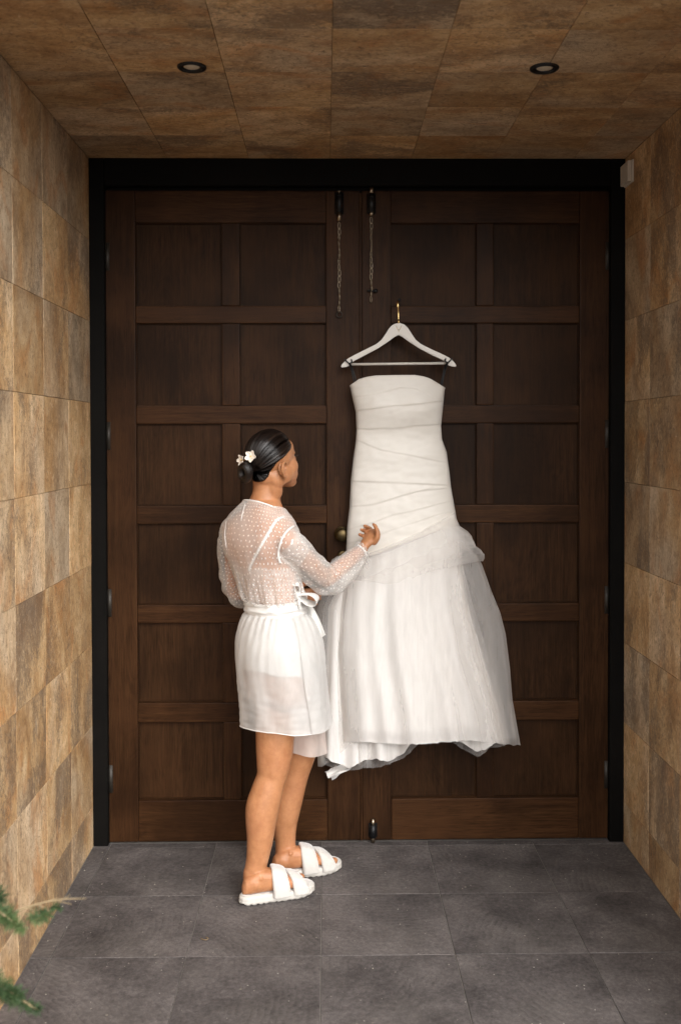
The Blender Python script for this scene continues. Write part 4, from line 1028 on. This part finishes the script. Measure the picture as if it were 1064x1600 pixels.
# bow and tails
def ribbon_loop(name, C0, ax, up, L, Hh, wid, seed):
    ax = ax.normalized(); up = (up-ax*up.dot(ax)).normalized(); sd_ = ax.cross(up)
    def fn(u, v):
        t = 2*PI*u; rr_ = (1-math.cos(t))/2
        y_ = math.sin(t)*Hh*(.35+.65*rr_); w_ = (v-.5)*wid*(.42+.58*rr_)
        return C0+ax*(L*rr_)+up*(y_+.003*nz(u*6, v*4, seed))+sd_*(w_+.003*nz(u*5, v*5, seed+2))+up*(.35*w_*math.sin(t*.5+seed)*.5)
    return grid(name, fn, 60, 14, m_sash, woman, thick=.0015)
kn = at(466, 930, YP-.075)
rl = ribbon_loop('bow_loop', kn, Vector((.85, -.10, -.25)), Vector((.2, -.3, 1)), .074, .024, .062, 1.0)
ribbon_loop('bow_loop', kn, Vector((-.10, -.25, .85)), Vector((1, -.2, .1)), .045, .012, .030, 3.0)
s = Soup(); s.ell(kn, ((.012, -.002, 0), (.002, .012, 0), (0, 0, .016))); s.out('bow_knot', m_sash, woman)
def tail(pa, w0, w1, seed, drop):
    K = catmull(pa, 8)
    def fn(u, v):
        x = v*(len(K)-1); i = min(int(x), len(K)-2); k = K[i]*(1-(x-i))+K[i+1]*(x-i); p = at(k[0], k[1], k[2]); w_ = w0+(w1-w0)*v
        return p+Vector(((u-.5)*w_, -.35*(u-.5)*w_+.004*math.sin(u*6+v*4+seed), drop*(u-.5)*v*w_))
    return grid('sash_tail', fn, 14, 40, m_sash, woman, thick=.0012)
tail([(478, 940, YP-.03), (486, 955, YP-.015), (494, 975, YP-.01), (501, 998, YP-.01)], .022, .036, .5, .9)
tail([(467, 934, YP-.086), (468, 942, YP-.090), (468, 951, YP-.092)], .010, .007, 2.0, 0)
# skirt of the robe
SK = tor2([(430.5, 955, .114, .098, .5), (432, 966, .133, .121, .6), (434, 990, .153, .145, .8), (436, 1018, .161, .156, 1), (439, 1060, .163, .155, 1), (443, 1098, .166, .156, 1), (446, 1129, .169, .158, 1)], 5)
def skirt_pt(u, v, ext=0, rip=1.0):
    t = 2*PI*u; r = ring_interp(SK, v)
    g_ = .0040*math.sin(t*29+2.5*nz(v*2, t*2)+1.5*v)*math.exp(-v*4.2)*(.4+.9*max(0, nz(math.cos(t)*2, math.sin(t)*2, 3)+.4))
    f_ = (.0050*math.sin(t*4+1.3+.8*v)+.0026*math.sin(t*9+.3-1.1*v))*sstep(.15, 1, v)
    c_ = .0020*nz(t*3, v*26, 2)*sstep(.55, .8, v)+.0022*nz(t*5+v*2, v*7, 8)
    p = ringpt(r, t, ext+(g_+f_)*rip+c_); p.z += -.008*sstep(.8, 1, v)*math.sin(t*2+.5)
    return p
push(grid('robe_skirt', lambda u, v: skirt_pt(u, v), 260, 120, m_robe, woman, True), bvh_body, .009)
pts = [skirt_pt(i/200, 1.) for i in range(200)]
s = Soup(); s.rings(tube_rings(pts+[pts[0]], [.0018]*201, 6), False); s.out('skirt_hem', m_seam, woman)
def wrap(u, v): # overlapping front panel of the wrap
    t0 = -.02-.10*(1-v); uu = (t0+(2.2-t0)*u)/(2*PI); v2 = v*.985
    return skirt_pt(uu, v2, .0045+.006*v*(1-u))
push(grid('wrap_panel', wrap, 110, 110, m_robe, woman), bvh_body, .013)
push(grid('slip', lambda u, v: skirt_pt(u, .02+v*(.575+.02*math.sin(2*PI*u*2+1)+.012*nz(u*14, 2)), -.010, .5), 160, 60, m_slip, woman, True), bvh_body, .004)
# blush lining over the left thigh
lc0, lc1 = at(470, 1100, -.325), at(479, 1171, -.325)
def lining(u, v):
    t = 2*PI*u; c = lc0.lerp(lc1, v); r = .085+.005*math.sin(t*5+v*2); return c+Vector((r*math.cos(t)*.88, r*math.sin(t), -.010*math.cos(t)*v))
grid('robe_lining', lining, 80, 30, m_blush, woman, True)

# slippers
m = M('white_plush'); co = m.obj(); a_ = m.noise(co, 300, 3, .7); b_ = m.noise(co, 60, 3, .6)
m.pbr(Base_Color=m.mix(m.math('MULTIPLY', a_, .5), (.56, .53, .49), (.43, .405, .37)), Roughness=.95, Sheen_Weight=.8, Normal=m.bump(m.math('ADD', a_, b_), .4, .003)); m_plush = m.m
m_sole = plain('white_foam_sole', (.52, .49, .445), .6, 0, 90, .05)
for (A0, d, sd, Lg), s_in, nm in ((FR_, -1, 'near'), (FL_, 1, 'far')):
    up = Vector((0, 0, 1)); near = sd if sd.y < 0 else -sd
    sl_ = None
    tab = [(0, .006), (.006, .020), (.02, .030), (.06, .0345), (.11, .0365), (.16, .043), (.20, .0475), (.235, .046), (.258, .037), (.272, .024), (.279, .006)]
    k = Lg/.279
    def outline(n=120):
        P_ = []
        for i in range(n):
            t = 2*PI*i/n; s_ = .1395-.1395*math.cos(t); P_.append((s_*k, lerp_tab(tab, s_)*(1 if t < PI else -1)))
        return P_
    O = outline(); rr = []
    for z, sc_, wv in ((.0, .93, 1), (.006, 1., .8), (.013, 1.0, 0), (.0165, .985, 0), (.020, 1.0, 0), (.027, .985, 0), (.031, .95, 0)):
        ring = []
        for i, (s_, w_) in enumerate(O):
            zz = z+(.0035*(math.sin(s_*260) > .2)*wv if wv else 0)+.006*sstep(.20*k, .28*k, s_)
            ring.append(Vector((A0.x, A0.y, 0))+d*((s_-.14*k)*sc_+.14*k)+sd*(w_*sc_)+up*(zz+.001))
        rr.append(ring)
    s = Soup(); s.rings(rr); sole = s.out('slipper', m_sole, woman)
    ins = [(p+up*.0035-(p-(A0+d*.14*k)).normalized()*.004) for p in rr[-1]]; s = Soup(); s.rings([[p+up*0 for p in rr[-1]], ins, [(p-(A0+d*.14*k+up*p.z)).normalized()*0+p.lerp(A0+d*.14*k+up*p.z, .5)-up*.001 for p in ins]]); s.out('insole', m_plush, sole)
    def strap(s0, s1, s2, top, wid, seed, hw):
        def fn(u, v):
            a = PI*u; c_, s_ = math.cos(a), math.sin(a)                    # near side -> over the foot -> far side
            sc0 = s0*(1-u)**2+2*s1*u*(1-u)+s2*u*u
            q = 2*PI*v; cw, ch = math.cos(q), math.sin(q)
            base = A0+d*(sc0*k)+near*(hw*math.copysign(abs(c_)**.75, c_))+up*(.022+(top-.022)*abs(s_)**.8)
            nn = (near*c_*.9+up*(s_+.15)).normalized(); w2 = wid*(.86+.14*abs(c_))
            sl2 = -.30*(sc0*k-.15)  # follow the falling instep
            f_ = .0030*nz(u*7+seed, v*4, 1)+.0010*nz(u*30, v*24, seed)
            return base+d*(w2*.5*math.copysign(abs(cw)**.8, cw))+nn*(.0125*math.copysign(abs(ch)**.8, ch)+f_)-up*(.42*w2*.5*cw*abs(s_))
        return grid('strap', fn, 70, 40, m_plush, sole, False)
    strap(.145, .128, .172, .104, .064, 1.0, .046)
    strap(.214, .205, .160, .080, .056, 5.0, .0495)

# ================================================================= SHRUB at the left edge, in front of the porch
m_leaf = M('juniper_green'); co = m_leaf.obj(); n1 = m_leaf.noise(co, 9, 3); r_ = m_leaf.noise(co, 160, 2)
c = m_leaf.ramp(m_leaf.math('ADD', m_leaf.math('MULTIPLY', n1, .6), m_leaf.math('MULTIPLY', r_, .4)), (.38, (.030, .058, .024)), (.5, (.062, .112, .040)), (.62, (.13, .19, .065)))
b = m_leaf.n('BsdfPrincipled', Roughness=.6); m_leaf.set(b.inputs['Base Color'], c); t_ = m_leaf.n('BsdfTranslucent', Color=c); x_ = m_leaf.n('MixShader', Fac=.3)
m_leaf.t.links.new(b.outputs[0], x_.inputs[1]); m_leaf.t.links.new(t_.outputs[0], x_.inputs[2]); m_leaf = m_leaf.surf(x_.outputs[0])
m_twig = plain('pale_twig', (.30, .22, .12), .7, 0, 60, .3)
m_soil = plain('soil', (.05, .035, .025), .95, 0, 25, .4)
YS = -2.12
base = Vector((at(-95, 1500, YS).x, YS, -.06)); sh = thing('juniper_shrub', base, 'feathery green shrub reaching in at the lower left corner beside the tiled wall', 'shrub')
fV = []; fF = []
def needle_spray(P0, P1, sprd, n):
    ax = (P1-P0); L = ax.length; ax.normalize()
    for i in range(n):
        t = random.random()**.85; c = P0+ax*(L*t)
        dv = Vector((random.gauss(0, 1), random.gauss(0, 1), random.gauss(0, 1))).normalized(); dv = (dv+ax*.9).normalized()
        ln = sprd*(.35+.65*random.random())*(1-.55*t); e = c+dv*ln
        for q in range(4):                                  # small scale leaves along each twiglet
            b0 = c.lerp(e, q/4+random.random()*.2); dd_ = (dv+Vector((random.gauss(0, .6), random.gauss(0, .6), random.gauss(0, .6)))).normalized()
            l2 = .009+.009*random.random(); sd_ = dd_.cross(Vector((random.gauss(0, 1), random.gauss(0, 1), random.gauss(0, 1)))).normalized()*.0012
            k = len(fV); fV.extend([b0-sd_*.5, b0+sd_*.5, b0+dd_*l2*.6+sd_, b0+dd_*l2]); fF.append((k, k+1, k+2, k+3))
stem = Soup()
def pxp(a, b, Y=YS): return at(a, b, Y)
SX = -16
sprays = [((-60, 1385), (15, 1402), .055, 330), ((-40, 1400), (32, 1432), .045, 330), ((-5, 1418), (50, 1450), .030, 200), ((-50, 1420), (6, 1460), .030, 110), ((-60, 1520), (5, 1532), .055, 330), ((-10, 1535), (45, 1556), .040, 330), ((30, 1560), (76, 1578), .016, 80),
          ((-90, 1350), (-30, 1375), .07, 300), ((-120, 1430), (-50, 1460), .08, 350), ((-110, 1540), (-50, 1570), .08, 320), ((-170, 1400), (-110, 1380), .08, 300), ((-180, 1500), (-120, 1520), .08, 300)]
core = [base, base+Vector((.02, .01, .25)), base+Vector((.0, .0, .50)), base+Vector((.01, .02, .78))]
stem.limb(core, [.016, .013, .010, .006], 8)
for i, (a, b_, sp_, n) in enumerate(sprays):
    P0, P1 = pxp(a[0]+SX, a[1], YS+.03*math.sin(i*2)), pxp(b_[0]+SX, b_[1], YS+.05*math.cos(i*1.7)); needle_spray(P0, P1, sp_, n)
    z_ = max(.05, min(.75, P0.z-.18)); s0 = base+Vector((.01, .01, z_+.06)); stem.limb([s0, s0.lerp(P0, .5)+Vector((0, 0, .02)), P0, P1], [.006, .0045, .003, .0012], 6)
fo = world('foliage', fV, fF, m_leaf, sh, True); tag(fo, kind='stuff')
stem.out('stem', m_twig, sh)
s = Soup(); s.limb([pxp(-20, 1445), pxp(30, 1422), pxp(70, 1410), pxp(100, 1405), pxp(135, 1404)], [.0022, .0018, .0015, .0012, .0006], 6)
for a, b_ in (((45, 1418), (66, 1431)), ((60, 1413), (80, 1424)), ((75, 1409), (92, 1402)), ((88, 1407), (112, 1413)), ((100, 1405), (110, 1398)), ((50, 1416), (42, 1436))): s.limb([pxp(*a), pxp(*b_)], [.001, .0005], 5)
s.out('bare_twig', m_twig, sh)
fV = []; fF = []
for a, b_ in (((55, 1420), (78, 1430)), ((60, 1422), (70, 1436)), ((80, 1415), (92, 1420)), ((45, 1428), (58, 1438))): needle_spray(pxp(*a), pxp(*b_), .010, 26)
fo = world('foliage', fV, fF, m_leaf, sh, True); tag(fo, kind='stuff')
soil = world('planting_bed', [(base.x-.45, YS-.3, -.055), (base.x+.16, YS-.3, -.055), (base.x+.16, YS+.28, -.055), (base.x-.45, YS+.28, -.055)], [(0, 1, 2, 3)], m_soil, None, False); tag(soil, kind='structure')
# small litter on the floor
m_dry = plain('dry_litter', (.16, .11, .06), .8, 0, 60, .3)
P = floor_at(320, 1469); P = P+Vector((0, 0, .003))
s = Soup(); s.limb([P+Vector((-.012, .004, 0)), P+Vector((.004, -.006, .001)), P+Vector((.012, .003, .002)), P+Vector((.004, .011, .001))], .0016, 6)
tag(s.out('dry_twig', m_dry), 'tiny curled dry twig lying on the dark floor tiles left of the slippers', 'twig')

# pale grit scattered over the floor
gs = Soup()
for i in range(420):
    q = rng.random(2); x_ = XL+.02+(XR-XL-.04)*q[0]; y_ = -.005-2.2*q[1]**1.4
    if i > 330: x_ = XL+.01+abs(rng.normal(0, .03)) if i % 2 else XR-.01-abs(rng.normal(0, .03))
    r_ = .0007+.0022*rng.random()**3; c_ = Vector((x_, y_, r_*.3))
    k = len(gs.V); a0_ = rng.random()*6; n_ = 5
    V_ = [c_+Vector((r_*(.6+.7*rng.random())*math.cos(a0_+2*PI*j/n_), r_*(.6+.7*rng.random())*math.sin(a0_+2*PI*j/n_), -r_*.3)) for j in range(n_)]+[c_+Vector((0, 0, r_*.5))]
    gs.add(V_, [(j, (j+1) % n_, n_) for j in range(n_)])
m_grit = plain('pale_grit', (.34, .30, .25), .9, 0, 300, .5)
gr = gs.out('grit', m_grit, None, False, loc=(0, 0, 0)); tag(gr, kind='stuff')
